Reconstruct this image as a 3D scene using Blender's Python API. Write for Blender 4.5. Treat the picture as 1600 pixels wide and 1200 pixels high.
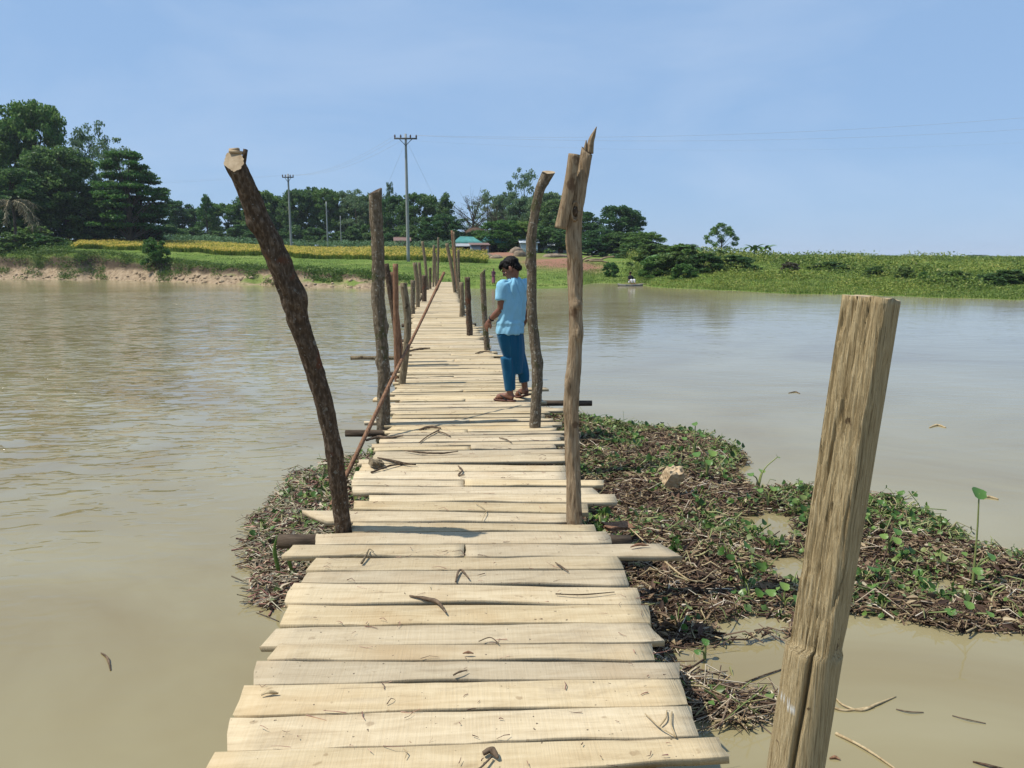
import bpy, bmesh, math, random
import numpy as np
from mathutils import Vector, Matrix, Quaternion

for o in list(bpy.data.objects):
    bpy.data.objects.remove(o)
SC = bpy.context.scene
COL = SC.collection
R = math.radians

# ------------------------------------------------------------------ camera
F = 1190.0
PITCH, YAW = R(9.45), R(3.22)
CAM = Vector((0, 0, 1.6))
cd = bpy.data.cameras.new('camera')
cam = bpy.data.objects.new('camera', cd)
COL.objects.link(cam)
cam.location = CAM
cam.rotation_euler = (R(90) - PITCH, 0, -YAW)
cd.sensor_width = 36
cd.lens = F / 1600 * 36
cd.clip_start = 0.05
cd.clip_end = 8000
SC.camera = cam

# ------------------------------------------------------------------ sky, sun, exposure
SUN_EL = R(60)
SUN_V = Vector((-0.497, -0.04, 0.866)).normalized()
w = bpy.data.worlds.new('World')
SC.world = w
w.use_nodes = True
nt = w.node_tree
bg = nt.nodes['Background']
sky = nt.nodes.new('ShaderNodeTexSky')
sky.sky_type = 'NISHITA'
sky.sun_disc = False
sky.sun_elevation = SUN_EL
sky.sun_rotation = math.atan2(SUN_V.x, SUN_V.y) % (2 * math.pi)
sky.altitude = 0
sky.air_density = 1.0
sky.dust_density = 0.2
sky.ozone_density = 2.5
# hazy air: the clear-sky model is veiled by an even pale blue
veil = nt.nodes.new('ShaderNodeMix'); veil.data_type = 'RGBA'
veil.inputs[0].default_value = 0.80
veil.inputs[7].default_value = (2.5, 3.98, 6.35, 1)
nt.links.new(sky.outputs[0], veil.inputs[6])
# faint high cloud, the same all round the sky
tcw = nt.nodes.new('ShaderNodeTexCoord'); mpw = nt.nodes.new('ShaderNodeMapping'); mpw.inputs['Scale'].default_value = (1.0, 1.0, 3.2)
nzw = nt.nodes.new('ShaderNodeTexNoise'); nzw.inputs['Scale'].default_value = 2.2; nzw.inputs['Detail'].default_value = 6; nzw.inputs['Roughness'].default_value = .55; nzw.inputs['Distortion'].default_value = .4
rpw = nt.nodes.new('ShaderNodeValToRGB'); rpw.color_ramp.elements[0].position = .45; rpw.color_ramp.elements[1].position = .8; rpw.color_ramp.elements[1].color = (.30, .30, .30, 1)
cwm = nt.nodes.new('ShaderNodeMix'); cwm.data_type = 'RGBA'; cwm.inputs[7].default_value = (5.6, 6.4, 7.6, 1)
nt.links.new(tcw.outputs['Generated'], mpw.inputs[0]); nt.links.new(mpw.outputs[0], nzw.inputs['Vector']); nt.links.new(nzw.outputs['Fac'], rpw.inputs[0])
nt.links.new(rpw.outputs[0], cwm.inputs[0]); nt.links.new(veil.outputs[2], cwm.inputs[6])
nt.links.new(cwm.outputs[2], bg.inputs[0])
bg.inputs[1].default_value = 0.11
ld = bpy.data.lights.new('sun', 'SUN')
ld.energy = 4.6
ld.angle = R(0.5)
ld.color = (1.0, 0.95, 0.86)
sun = bpy.data.objects.new('sun', ld)
COL.objects.link(sun)
sun.rotation_euler = SUN_V.to_track_quat('Z', 'Y').to_euler()
SC.view_settings.view_transform = 'Standard'
SC.view_settings.look = 'None'
SC.view_settings.gamma = 1
SC.view_settings.exposure = 0.2
SC.view_settings.use_curve_mapping = False
SC.cycles.use_denoising = True
SC.cycles.max_bounces = 8
SC.cycles.transparent_max_bounces = 8

# ------------------------------------------------------------------ helpers: projection
_f = Vector((math.sin(YAW) * math.cos(PITCH), math.cos(YAW) * math.cos(PITCH), -math.sin(PITCH)))
_r = Vector((math.cos(YAW), -math.sin(YAW), 0))
_u = Vector((math.sin(YAW) * math.sin(PITCH), math.cos(YAW) * math.sin(PITCH), math.cos(PITCH)))
FH = np.array([math.sin(YAW), math.cos(YAW)])
RH = np.array([math.cos(YAW), -math.sin(YAW)])
HK = math.cos(PITCH) + math.sin(PITCH) * 198 / F
WATER = -0.55

def ray(u, v):
    return _f + _r * ((u - 800) / F) + _u * ((600 - v) / F)
def px(u, v, d):
    return CAM + ray(u, v) * d
def pz(u, v, z):
    q = ray(u, v)
    return CAM + q * ((z - CAM.z) / q.z)
def depth(P):
    return (P - CAM).dot(_f)
def zv(v, d):
    return 1.6 + d * (-math.sin(PITCH) + math.cos(PITCH) * (600 - v) / F)
def H(u, d):
    """horizontal position of column u at depth d"""
    u = np.asarray(u, float); d = np.asarray(d, float)
    k = (u - 800) / F
    return (FH[0] * HK + RH[0] * k) * d, (FH[1] * HK + RH[1] * k) * d

# ------------------------------------------------------------------ helpers: noise
def _hash(ix, iy, s):
    n = (ix * 374761393 + iy * 668265263 + s * 974634777) & 0x7fffffff
    n = ((n ^ (n >> 13)) * 1274126177) & 0x7fffffff
    return ((n ^ (n >> 16)) & 0xffff) / 65535.0
def vn(x, y, s=0):
    x = np.asarray(x, float); y = np.asarray(y, float)
    x, y = np.broadcast_arrays(x, y)
    ix = np.floor(x).astype(np.int64); iy = np.floor(y).astype(np.int64)
    fx = x - ix; fy = y - iy
    fx = fx * fx * (3 - 2 * fx); fy = fy * fy * (3 - 2 * fy)
    a = _hash(ix, iy, s); b = _hash(ix + 1, iy, s); c = _hash(ix, iy + 1, s); d = _hash(ix + 1, iy + 1, s)
    return (a * (1 - fx) + b * fx) * (1 - fy) + (c * (1 - fx) + d * fx) * fy - 0.5
def fbm(x, y, s=0, o=4):
    t = 0
    a = 1.0
    for k in range(o):
        t = t + a * vn(np.asarray(x) * 2 ** k, np.asarray(y) * 2 ** k, s + k)
        a *= 0.5
    return t

# ------------------------------------------------------------------ helpers: objects
def tag(o, label=None, cat=None, group=None, kind=None):
    if label: o['label'] = label
    if cat: o['category'] = cat
    if group: o['group'] = group
    if kind: o['kind'] = kind
    return o
def link(name, me, mat=None, parent=None, smooth=False):
    o = bpy.data.objects.new(name, me)
    COL.objects.link(o)
    if mat is not None and not me.materials:
        for m in (mat if isinstance(mat, (list, tuple)) else [mat]):
            me.materials.append(m)
    if smooth:
        me.shade_smooth()
    if parent: o.parent = parent
    return o
def empty(name, loc=(0, 0, 0), rz=0):
    o = bpy.data.objects.new(name, None)
    o.empty_display_size = 0.2
    COL.objects.link(o)
    o.location = loc
    o.rotation_euler = (0, 0, rz)
    return o
def npmesh(name, V, faces, mi=None):
    """faces: int array (n,3) or (n,4), or list of such arrays"""
    me = bpy.data.meshes.new(name)
    V = np.asarray(V, np.float32).reshape(-1, 3)
    if not isinstance(faces, (list, tuple)): faces = [faces]
    faces = [np.asarray(f, np.int32) for f in faces if len(f)]
    me.vertices.add(len(V)); me.vertices.foreach_set('co', V.ravel())
    nl = sum(f.size for f in faces); npol = sum(len(f) for f in faces)
    me.loops.add(nl); me.polygons.add(npol)
    me.loops.foreach_set('vertex_index', np.concatenate([f.ravel() for f in faces]))
    tot = np.concatenate([np.full(len(f), f.shape[1], np.int32) for f in faces])
    st = np.concatenate([[0], np.cumsum(tot)[:-1]]).astype(np.int32)
    me.polygons.foreach_set('loop_start', st)
    if mi is not None: me.polygons.foreach_set('material_index', np.asarray(mi, np.int32))
    me.update(calc_edges=True)
    me.validate()
    return me
def copy_tree(o, parent=None):
    c = o.copy(); COL.objects.link(c); c.parent = parent
    for ch in list(o.children): copy_tree(ch, c)
    return c

def catmull(P, n):
    P = [np.asarray(p, float) for p in P]
    if len(P) == 2:
        t = np.linspace(0, 1, n)[:, None]
        return P[0] * (1 - t) + P[1] * t
    Q = [2 * P[0] - P[1]] + P + [2 * P[-1] - P[-2]]
    L = np.concatenate([[0], np.cumsum([np.linalg.norm(P[i + 1] - P[i]) for i in range(len(P) - 1)])])
    out = []
    for s in np.linspace(0, L[-1], n):
        i = min(max(np.searchsorted(L, s) - 1, 0), len(P) - 2)
        t = (s - L[i]) / max(L[i + 1] - L[i], 1e-9)
        p0, p1, p2, p3 = Q[i:i + 4]
        out.append(0.5 * (2 * p1 + (p2 - p0) * t + (2 * p0 - 5 * p1 + 4 * p2 - p3) * t * t + (3 * p1 - p0 - 3 * p2 + p3) * t ** 3))
    return np.array(out)
def frames(C):
    T = np.gradient(C, axis=0)
    T /= np.linalg.norm(T, axis=1)[:, None] + 1e-12
    a = np.array([1.0, 0, 0]) if abs(T[0][0]) < 0.8 else np.array([0, 1.0, 0])
    N = []
    n = a - T[0] * a.dot(T[0]); n /= np.linalg.norm(n)
    for t in T:
        n = n - t * n.dot(t); n /= np.linalg.norm(n)
        N.append(n)
    N = np.array(N)
    return T, N, np.cross(T, N)
def tube(path, rad, n=24, seg=10, rough=0.0, seed=0, freq=(1.0, 4.0), knots=(), tilt=(0, 0), cap=True, cap_mi=0, cutn=None, fine=0.0):
    """closed tapered tube. knots: (t, angle, width_t, height). tilt: slope of the end cut"""
    C = catmull(path, n)
    rad = np.interp(np.linspace(0, 1, n), np.linspace(0, 1, len(rad)), rad)
    T, N, B = frames(C)
    L = np.concatenate([[0], np.cumsum(np.linalg.norm(np.diff(C, axis=0), axis=1))])
    A = np.linspace(0, 2 * math.pi, seg, endpoint=False)
    tt = L / L[-1]
    rr = rad[:, None] * np.ones((1, seg))
    if rough:
        cx, cy = np.cos(A) * freq[0] + 7, np.sin(A) * freq[0] + 7
        nz = np.zeros((n, seg))
        for j in range(seg):
            nz[:, j] = vn(L * freq[1] + cx[j] * 1.7, np.full(n, cy[j] * 1.7 + seed * 3.1), seed) * 1.3 + 0.6 * vn(L * freq[1] * 3 + cx[j] * 3, np.full(n, cy[j] * 3 + seed), seed + 5)
        rr = rr * (1 + rough * nz)
    if fine:                       # ridged bark or fibre relief running up the stem
        n1 = np.stack([vn(L * 9 + 3, np.full(n, 11 + math.cos(a_) * 4.2 + seed), seed + 21) + vn(L * 2.6, np.full(n, math.sin(a_) * 4.6 + seed * 2), seed + 22) for a_ in A], 1)
        n2 = np.stack([vn(L * 34 + math.sin(a_) * 9, np.full(n, math.cos(a_) * 9 + seed), seed + 23) for a_ in A], 1)
        rr = rr * (1 + fine * (np.abs(n1) * 1.6 - .45 + .7 * n2))
    for (kt, ka, kw, kh) in knots:
        da = (A - ka + math.pi) % (2 * math.pi) - math.pi
        rr = rr + kh * np.exp(-((tt[:, None] - kt) / kw) ** 2) * np.exp(-(da[None, :] / 0.7) ** 2)
    V = C[:, None, :] + rr[..., None] * (np.cos(A)[None, :, None] * N[:, None, :] + np.sin(A)[None, :, None] * B[:, None, :])
    if tilt != (0, 0):
        k = (np.cos(A) * tilt[0] + np.sin(A) * tilt[1]) * rr[-1]
        V[-1] += T[-1][None, :] * k[:, None]
    if cutn is not None:
        cn = np.asarray(cutn, float)
        for q in (n - 1, n - 2, n - 3):
            k = -((V[q] - C[-1]) @ cn) / (T[-1] @ cn)
            k = np.minimum(k, 0) if q < n - 1 else k
            V[q] += T[-1][None, :] * k[:, None]
    V = V.reshape(-1, 3)
    i = np.arange(n - 1)[:, None] * seg; j = np.arange(seg)[None, :]; j2 = (j + 1) % seg
    Q = np.stack([i + j, i + j2, i + seg + j2, i + seg + j], -1).reshape(-1, 4)
    tri = np.zeros((0, 3), int); mi = [0] * len(Q)
    if cap:
        e = (n - 1) * seg
        a = len(V)
        V = np.vstack([V, V[:seg].mean(0), V[e:e + seg].mean(0)])
        jj = np.arange(seg); j3 = (jj + 1) % seg
        t1 = np.stack([np.full(seg, a), j3, jj], -1)
        t2 = np.stack([np.full(seg, a + 1), e + jj, e + j3], -1)
        tri = np.vstack([t1, t2])
        mi = mi + [0] * seg + [cap_mi] * seg
    return V, Q, tri, mi
class MB:
    def __init__(s): s.V = []; s.Q = []; s.T = []; s.mq = []; s.mt = []; s.n = 0
    def add(s, V, Q=None, T=None, m=0):
        V = np.asarray(V, float).reshape(-1, 3)
        if Q is not None and len(Q): s.Q.append(np.asarray(Q, int) + s.n); s.mq += [m] * len(Q)
        if T is not None and len(T): s.T.append(np.asarray(T, int) + s.n); s.mt += [m] * len(T)
        s.V.append(V); s.n += len(V)
    def tube(s, *a, m=0, **k):
        V, Q, T, _ = tube(*a, **k); s.add(V, Q, T, m)
    def box(s, c, h, rot=None, m=0):
        V = np.array([[x, y, z] for z in (-1, 1) for y in (-1, 1) for x in (-1, 1)], float) * np.asarray(h)
        if rot is not None: V = V @ np.array(rot.to_3x3()).T
        Q = [[0, 2, 3, 1], [4, 5, 7, 6], [0, 1, 5, 4], [2, 6, 7, 3], [0, 4, 6, 2], [1, 3, 7, 5]]
        s.add(V + np.asarray(c), Q, None, m)
    def mesh(s, name):
        f = []; mi = []
        if s.Q: f.append(np.vstack(s.Q)); mi += s.mq
        if s.T: f.append(np.vstack(s.T)); mi += s.mt
        return npmesh(name, np.vstack(s.V), f, mi)
    def build(s, name, mat, parent=None, smooth=False):
        return link(name, s.mesh(name), mat, parent, smooth)

# vectorised fields -------------------------------------------------
def leaf_field(C, size, rng, flat=0.0, aspect=0.55, nrm=None):
    """folded diamond leaves at centres C; flat in 0..1 pulls normals up"""
    n = len(C)
    d = rng.normal(size=(n, 3)); d[:, 2] *= (1 - flat)
    d /= np.linalg.norm(d, axis=1)[:, None]
    up = rng.normal(size=(n, 3)) * (1 - flat) + np.array([0, 0, 1.0]) * (0.25 + flat)
    s = np.cross(d, up); s /= np.linalg.norm(s, axis=1)[:, None] + 1e-9
    m = np.cross(s, d)
    size = np.broadcast_to(np.asarray(size, float), (n,))[:, None]
    a = C - d * size * 0.5
    b = C + s * size * aspect * 0.5 + m * size * 0.12
    c = C + d * size * 0.5 - m * size * 0.1
    e = C - s * size * aspect * 0.5 + m * size * 0.12
    V = np.stack([a, b, c, e], 1).reshape(-1, 3)
    i = np.arange(n)[:, None] * 4
    T = np.vstack([i + [0, 1, 2], i + [0, 2, 3]])
    return V, T
def stick_field(P, D, L, r, rng, bend=0.15, sides=3, st=3):
    """N bent sticks starting at P along unit D"""
    n = len(P)
    D = D / np.linalg.norm(D, axis=1)[:, None]
    s = np.cross(D, rng.normal(size=(n, 3))); s /= np.linalg.norm(s, axis=1)[:, None]
    q = np.cross(D, s)
    t = np.linspace(0, 1, st)
    B = (rng.normal(size=(n, 1)) * bend * L[:, None])
    V = np.zeros((n, st, sides, 3))
    for k in range(st):
        c = P + D * (L * t[k])[:, None] + s * B * (4 * t[k] * (1 - t[k])) * 0.5
        rr = r * (1 - 0.5 * t[k])
        for j in range(sides):
            a = 2 * math.pi * j / sides
            V[:, k, j] = c + rr[:, None] * (math.cos(a) * s + math.sin(a) * q)
    i = np.arange(n)[:, None, None] * (st * sides) + np.arange(st - 1)[None, :, None] * sides
    j = np.arange(sides)[None, None, :]; j2 = (j + 1) % sides
    Q = np.stack([i + j, i + j2, i + sides + j2, i + sides + j], -1).reshape(-1, 4)
    return V.reshape(-1, 3), Q
def blade_field(P, h, wd, rng, lean=0.35):
    """grass blades: bent two-segment strips"""
    n = len(P)
    a = rng.uniform(0, 2 * math.pi, n)
    s = np.stack([np.cos(a), np.sin(a), np.zeros(n)], 1) * (wd / 2)[:, None]
    l = rng.normal(size=(n, 2)) * (lean * h)[:, None]
    m = P + np.stack([l[:, 0] * .35, l[:, 1] * .35, h * 0.6], 1)
    e = P + np.stack([l[:, 0], l[:, 1], h], 1)
    V = np.stack([P - s, P + s, m + s * .8, m - s * .8, e], 1).reshape(-1, 3)
    i = np.arange(n)[:, None] * 5
    return V, i + [0, 1, 2, 3], i + [3, 2, 4]
def inpoly(x, y, poly):
    ins = np.zeros(len(x), bool)
    n = len(poly)
    for i in range(n):
        x1, y1 = poly[i]; x2, y2 = poly[(i + 1) % n]
        c = ((y1 > y) != (y2 > y)) & (x < (x2 - x1) * (y - y1) / (y2 - y1 + 1e-12) + x1)
        ins ^= c
    return ins
def polydist(x, y, poly):
    d = np.full(len(x), 1e9)
    n = len(poly)
    for i in range(n):
        a = np.array(poly[i]); b = np.array(poly[(i + 1) % n]); ab = b - a
        t = np.clip(((x - a[0]) * ab[0] + (y - a[1]) * ab[1]) / (ab @ ab), 0, 1)
        d = np.minimum(d, np.hypot(x - a[0] - t * ab[0], y - a[1] - t * ab[1]))
    return d

# ------------------------------------------------------------------ materials
MATS = {}
def newmat(name):
    m = bpy.data.materials.new(name); m.use_nodes = True
    return m, m.node_tree, m.node_tree.nodes['Principled BSDF']
def nd(nt, t, **k):
    n = nt.nodes.new(t)
    for a, b in k.items(): setattr(n, a, b)
    return n
def ramp(nt, fac, cols):
    r = nd(nt, 'ShaderNodeValToRGB')
    e = r.color_ramp.elements
    while len(e) < len(cols): e.new(0.5)
    for x, (p, c) in zip(e, cols): x.position = p; x.color = (*c, 1)
    nt.links.new(fac, r.inputs[0])
    return r.outputs[0]
def mapped(nt, scale, coord='Object', rand=True):
    tc = nd(nt, 'ShaderNodeTexCoord')
    mp = nd(nt, 'ShaderNodeMapping'); mp.inputs['Scale'].default_value = scale
    src = tc.outputs[coord]
    if rand:
        oi = nd(nt, 'ShaderNodeObjectInfo')
        ml = nd(nt, 'ShaderNodeMath', operation='MULTIPLY'); ml.inputs[1].default_value = 37.0
        nt.links.new(oi.outputs['Random'], ml.inputs[0])
        va = nd(nt, 'ShaderNodeVectorMath', operation='ADD')
        nt.links.new(src, va.inputs[0]); nt.links.new(ml.outputs[0], va.inputs[1])
        src = va.outputs[0]
    nt.links.new(src, mp.inputs[0])
    return mp.outputs[0]
def noise(nt, vec, scale, detail=4, rough=0.55, dist=0.0):
    n = nd(nt, 'ShaderNodeTexNoise'); n.inputs['Scale'].default_value = scale
    n.inputs['Detail'].default_value = detail; n.inputs['Roughness'].default_value = rough; n.inputs['Distortion'].default_value = dist
    if vec is not None: nt.links.new(vec, n.inputs['Vector'])
    return n.outputs['Fac']
def mix(nt, fac, a, b, mode='MIX'):
    m = nd(nt, 'ShaderNodeMix', data_type='RGBA', blend_type=mode)
    for s, v in ((m.inputs[0], fac), (m.inputs[6], a), (m.inputs[7], b)):
        if isinstance(v, (int, float)): s.default_value = v
        elif isinstance(v, tuple): s.default_value = (*v, 1)
        else: nt.links.new(v, s)
    return m.outputs[2]
def bump(nt, h, strength, dist, bs):
    b = nd(nt, 'ShaderNodeBump'); b.inputs['Strength'].default_value = strength; b.inputs['Distance'].default_value = dist
    nt.links.new(h, b.inputs['Height']); nt.links.new(b.outputs[0], bs.inputs['Normal'])
    return b
def grain_mat(name, cols, scale, stretch=(1, 1, 1), rough=0.8, bmp=0.4, bd=0.01, detail=6, spots=None, coord='Object', spot_scale=12, spec=0.12, dist=0.0, crack=None):
    """noise grain + optional spots (colour, threshold)"""
    m, nt, bs = newmat(name)
    v = mapped(nt, stretch, coord)
    f = noise(nt, v, scale, detail, 0.6, dist)
    c = ramp(nt, f, cols)
    if spots:
        v2 = mapped(nt, (1, 1, 1), coord)
        for (sc, th, colr) in spots:
            f2 = noise(nt, v2, sc, 3, 0.5)
            k = ramp(nt, f2, [(th, (0, 0, 0)), (min(th + 0.05, 1), (1, 1, 1))])
            c = mix(nt, k, c, colr)
    h = f
    if crack:
        (cs, cst, cw, ccol) = crack
        v3 = mapped(nt, cst, coord)
        vo = nd(nt, 'ShaderNodeTexVoronoi', feature='DISTANCE_TO_EDGE'); vo.inputs['Scale'].default_value = cs
        wb = nd(nt, 'ShaderNodeVectorMath', operation='ADD'); nz = nd(nt, 'ShaderNodeTexNoise'); nz.inputs['Scale'].default_value = cs * .8; nz.inputs['Detail'].default_value = 3
        sc_ = nd(nt, 'ShaderNodeVectorMath', operation='SCALE'); sc_.inputs['Scale'].default_value = .8 / cs
        nt.links.new(v3, nz.inputs['Vector']); nt.links.new(nz.outputs['Color'], sc_.inputs[0]); nt.links.new(v3, wb.inputs[0]); nt.links.new(sc_.outputs[0], wb.inputs[1])
        nt.links.new(wb.outputs[0], vo.inputs['Vector'])
        k = ramp(nt, vo.outputs['Distance'], [(0, (1, 1, 1)), (cw, (0, 0, 0))])
        c = mix(nt, k, c, ccol)
        sb = nd(nt, 'ShaderNodeMath', operation='SUBTRACT'); nt.links.new(f, sb.inputs[0]); nt.links.new(k, sb.inputs[1]); h = sb.outputs[0]
    nt.links.new(c, bs.inputs['Base Color'])
    bs.inputs['Roughness'].default_value = rough
    bs.inputs['Specular IOR Level'].default_value = spec
    bump(nt, h, bmp, bd, bs)
    return m
def plain_mat(name, col, rough=0.7, var=0.2, scale=8, spec=0.3, metal=0.0):
    m, nt, bs = newmat(name)
    v = mapped(nt, (1, 1, 1))
    f = noise(nt, v, scale, 4)
    c = ramp(nt, f, [(0.25, tuple(x * (1 - var) for x in col)), (0.75, tuple(min(1, x * (1 + var)) for x in col))])
    nt.links.new(c, bs.inputs['Base Color'])
    bs.inputs['Roughness'].default_value = rough; bs.inputs['Specular IOR Level'].default_value = spec
    bs.inputs['Metallic'].default_value = metal
    bump(nt, f, 0.2, 0.01, bs)
    return m
def leaf_mat(name, cols, trans=0.3, rough=0.55, hue=0.0):
    """each leaf its own colour; some light passes through"""
    m, nt, bs = newmat(name)
    g = nd(nt, 'ShaderNodeNewGeometry')
    c = ramp(nt, g.outputs['Random Per Island'], cols)
    oi = nd(nt, 'ShaderNodeObjectInfo')
    hs = nd(nt, 'ShaderNodeHueSaturation')
    mr = nd(nt, 'ShaderNodeMapRange'); mr.inputs[3].default_value = 0.5 - 0.025; mr.inputs[4].default_value = 0.5 + 0.02
    nt.links.new(oi.outputs['Random'], mr.inputs[0]); nt.links.new(mr.outputs[0], hs.inputs['Hue'])
    mr2 = nd(nt, 'ShaderNodeMapRange'); mr2.inputs[3].default_value = 1.25; mr2.inputs[4].default_value = 0.8
    nt.links.new(oi.outputs['Random'], mr2.inputs[0]); nt.links.new(mr2.outputs[0], hs.inputs['Value'])
    nt.links.new(c, hs.inputs['Color'])
    c = hs.outputs[0]
    nt.links.new(c, bs.inputs['Base Color']); bs.inputs['Roughness'].default_value = rough
    bs.inputs['Specular IOR Level'].default_value = 0.3
    tr = nd(nt, 'ShaderNodeBsdfTranslucent'); nt.links.new(c, tr.inputs[0])
    ms = nd(nt, 'ShaderNodeMixShader'); ms.inputs[0].default_value = trans
    nt.links.new(bs.outputs[0], ms.inputs[1]); nt.links.new(tr.outputs[0], ms.inputs[2])
    nt.links.new(ms.outputs[0], nt.nodes['Material Output'].inputs[0])
    return m

# planks -----------------------------------------------------------
def plank_mat():
    m, nt, bs = newmat('pale_sawn_wood')
    v = mapped(nt, (1.0, 7.0, 7.0))
    f = noise(nt, v, 3.2, 7, 0.62, 0.6)
    c = ramp(nt, f, [(0.22, (0.31, 0.225, 0.13)), (0.40, (0.455, 0.355, 0.215)), (0.58, (0.535, 0.43, 0.272)), (0.85, (0.60, 0.495, 0.34))])
    v2 = mapped(nt, (1, 1, 1))
    # saw marks across the board
    vs = mapped(nt, (30, 1.5, 1))
    fs = noise(nt, vs, 4, 2)
    c = mix(nt, 0.10, c, ramp(nt, fs, [(0.35, (0.40, 0.32, 0.2)), (0.65, (0.66, 0.57, 0.41))]))
    # warm and grey weathering patches
    f3 = noise(nt, v2, 2.3, 3)
    c = mix(nt, ramp(nt, f3, [(0.52, (0, 0, 0)), (0.8, (.55, .55, .55))]), c, (0.40, 0.265, 0.13))
    # mud dabs, nail heads, knots
    f4 = noise(nt, v2, 17, 2, 0.4)
    c = mix(nt, ramp(nt, f4, [(0.71, (0, 0, 0)), (0.76, (.6, .6, .6))]), c, (0.27, 0.19, 0.11))
    f5 = noise(nt, v2, 55, 1, 0.3)
    c = mix(nt, ramp(nt, f5, [(0.765, (0, 0, 0)), (0.79, (.9, .9, .9))]), c, (0.09, 0.065, 0.045))
    # trodden-in mud, mostly in smears along the walking line
    vm = mapped(nt, (1.4, 3.0, 1.0), rand=True)
    f7 = noise(nt, vm, 2.6, 6, 0.68, 0.8)
    c = mix(nt, ramp(nt, f7, [(0.55, (0, 0, 0)), (0.72, (.5, .5, .5))]), c, (0.30, 0.235, 0.155))
    # thin dark checks along the grain
    vc = mapped(nt, (1.0, 26.0, 20.0))
    f6 = noise(nt, vc, 1.7, 3, 0.5)
    c = mix(nt, ramp(nt, f6, [(0.70, (0, 0, 0)), (0.735, (.6, .6, .6))]), c, (0.16, 0.11, 0.07))
    oi = nd(nt, 'ShaderNodeObjectInfo')
    hs = nd(nt, 'ShaderNodeHueSaturation')
    mr = nd(nt, 'ShaderNodeMapRange'); mr.inputs[3].default_value = 0.80; mr.inputs[4].default_value = 1.08
    nt.links.new(oi.outputs['Random'], mr.inputs[0]); nt.links.new(mr.outputs[0], hs.inputs['Value']); nt.links.new(c, hs.inputs['Color'])
    ms_ = nd(nt, 'ShaderNodeMath', operation='MULTIPLY'); ms_.inputs[1].default_value = 7.31; fr_ = nd(nt, 'ShaderNodeMath', operation='FRACT')
    mq = nd(nt, 'ShaderNodeMapRange'); mq.inputs[3].default_value = 0.92; mq.inputs[4].default_value = 1.10
    nt.links.new(oi.outputs['Random'], ms_.inputs[0]); nt.links.new(ms_.outputs[0], fr_.inputs[0]); nt.links.new(fr_.outputs[0], mq.inputs[0]); nt.links.new(mq.outputs[0], hs.inputs['Saturation'])
    nt.links.new(hs.outputs[0], bs.inputs['Base Color'])
    bs.inputs['Roughness'].default_value = 0.85; bs.inputs['Specular IOR Level'].default_value = 0.15
    ad = nd(nt, 'ShaderNodeMath', operation='ADD'); nt.links.new(f, ad.inputs[0]); nt.links.new(fs, ad.inputs[1])
    bump(nt, ad.outputs[0], 0.4, 0.005, bs)
    return m
M_PLANK = plank_mat()
SX = (1, 1, 0.12)
M_BARK_DARK = grain_mat('dark_bark', [(0.25, (0.034, 0.023, 0.015)), (0.5, (0.085, 0.058, 0.037)), (0.72, (0.19, 0.145, 0.105))], 58, (1, 1, 0.45), 0.95, 1.0, 0.02, detail=9,
                        spots=[(5, 0.62, (0.11, 0.05, 0.028)), (24, 0.66, (0.17, 0.155, 0.125)), (60, .66, (.22, .2, .17))])
M_BARK_GREY = grain_mat('grey_bark', [(0.25, (0.075, 0.057, 0.037)), (0.5, (0.14, 0.108, 0.07)), (0.72, (0.27, 0.22, 0.155))], 55, (1, 1, 0.4), 0.95, 1.0, 0.018, detail=9,
                        spots=[(5, 0.58, (0.085, 0.08, 0.038)), (30, 0.63, (0.32, 0.30, 0.24)), (60, .65, (.36, .34, .28))])
M_BARK_RED = grain_mat('reddish_bark', [(0.25, (0.10, 0.05, 0.028)), (0.5, (0.22, 0.12, 0.07)), (0.75, (0.33, 0.2, 0.12))], 38, (1.5, 1.5, 0.35), 0.92, 0.8, 0.012)
M_BARE = grain_mat('debarked_wood', [(0.25, (0.10, 0.064, 0.036)), (0.42, (0.25, 0.175, 0.102)), (0.6, (0.36, 0.27, 0.17)), (0.75, (0.46, 0.37, 0.26))], 18, (5.5, 5.5, 0.5), 0.9, 1.0, 0.016, detail=9, dist=0.5,
                   spots=[(7, 0.63, (0.15, 0.095, 0.055)), (19, 0.66, (0.22, 0.15, 0.09))])
M_OLIVE = grain_mat('weathered_post_wood', [(0.25, (0.07, 0.052, 0.03)), (0.5, (0.19, 0.147, 0.09)), (0.75, (0.33, 0.268, 0.18))], 26, (3, 3, 0.4), 0.9, 0.9, 0.014,
                    spots=[(13, 0.62, (0.07, 0.05, 0.03))])
M_END = grain_mat('sawn_end_grain', [(0.3, (0.28, 0.20, 0.115)), (0.7, (0.50, 0.39, 0.255))], 22, (1, 1, 1), 0.85, 0.3, 0.003)
M_BEAM = grain_mat('dark_wet_log', [(0.3, (0.03, 0.022, 0.016)), (0.7, (0.12, 0.088, 0.06))], 18, (0.3, 2, 2), 0.8, 0.6, 0.01)
M_TWIG = grain_mat('dry_twig', [(0.3, (0.06, 0.042, 0.028)), (0.7, (0.2, 0.14, 0.09))], 30, (1, 1, 1), 0.9, 0.5, 0.004)
M_STRAW = grain_mat('dry_straw', [(0.3, (0.26, 0.18, 0.09)), (0.7, (0.5, 0.4, 0.24))], 40, (1, 1, 1), 0.9, 0.3, 0.003)
M_STEEL = plain_mat('galvanised_wire', (0.45, 0.47, 0.5), 0.5, 0.1)
M_POLE = grain_mat('grey_pole', [(0.3, (0.2, 0.21, 0.2)), (0.7, (0.33, 0.34, 0.33))], 3, (3, 3, 0.4), 0.8, 0.2, 0.01)
M_ARM = plain_mat('dark_crossarm', (0.07, 0.075, 0.08), 0.7)
M_INSUL = plain_mat('brown_insulator', (0.10, 0.06, 0.045), 0.25)

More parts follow.
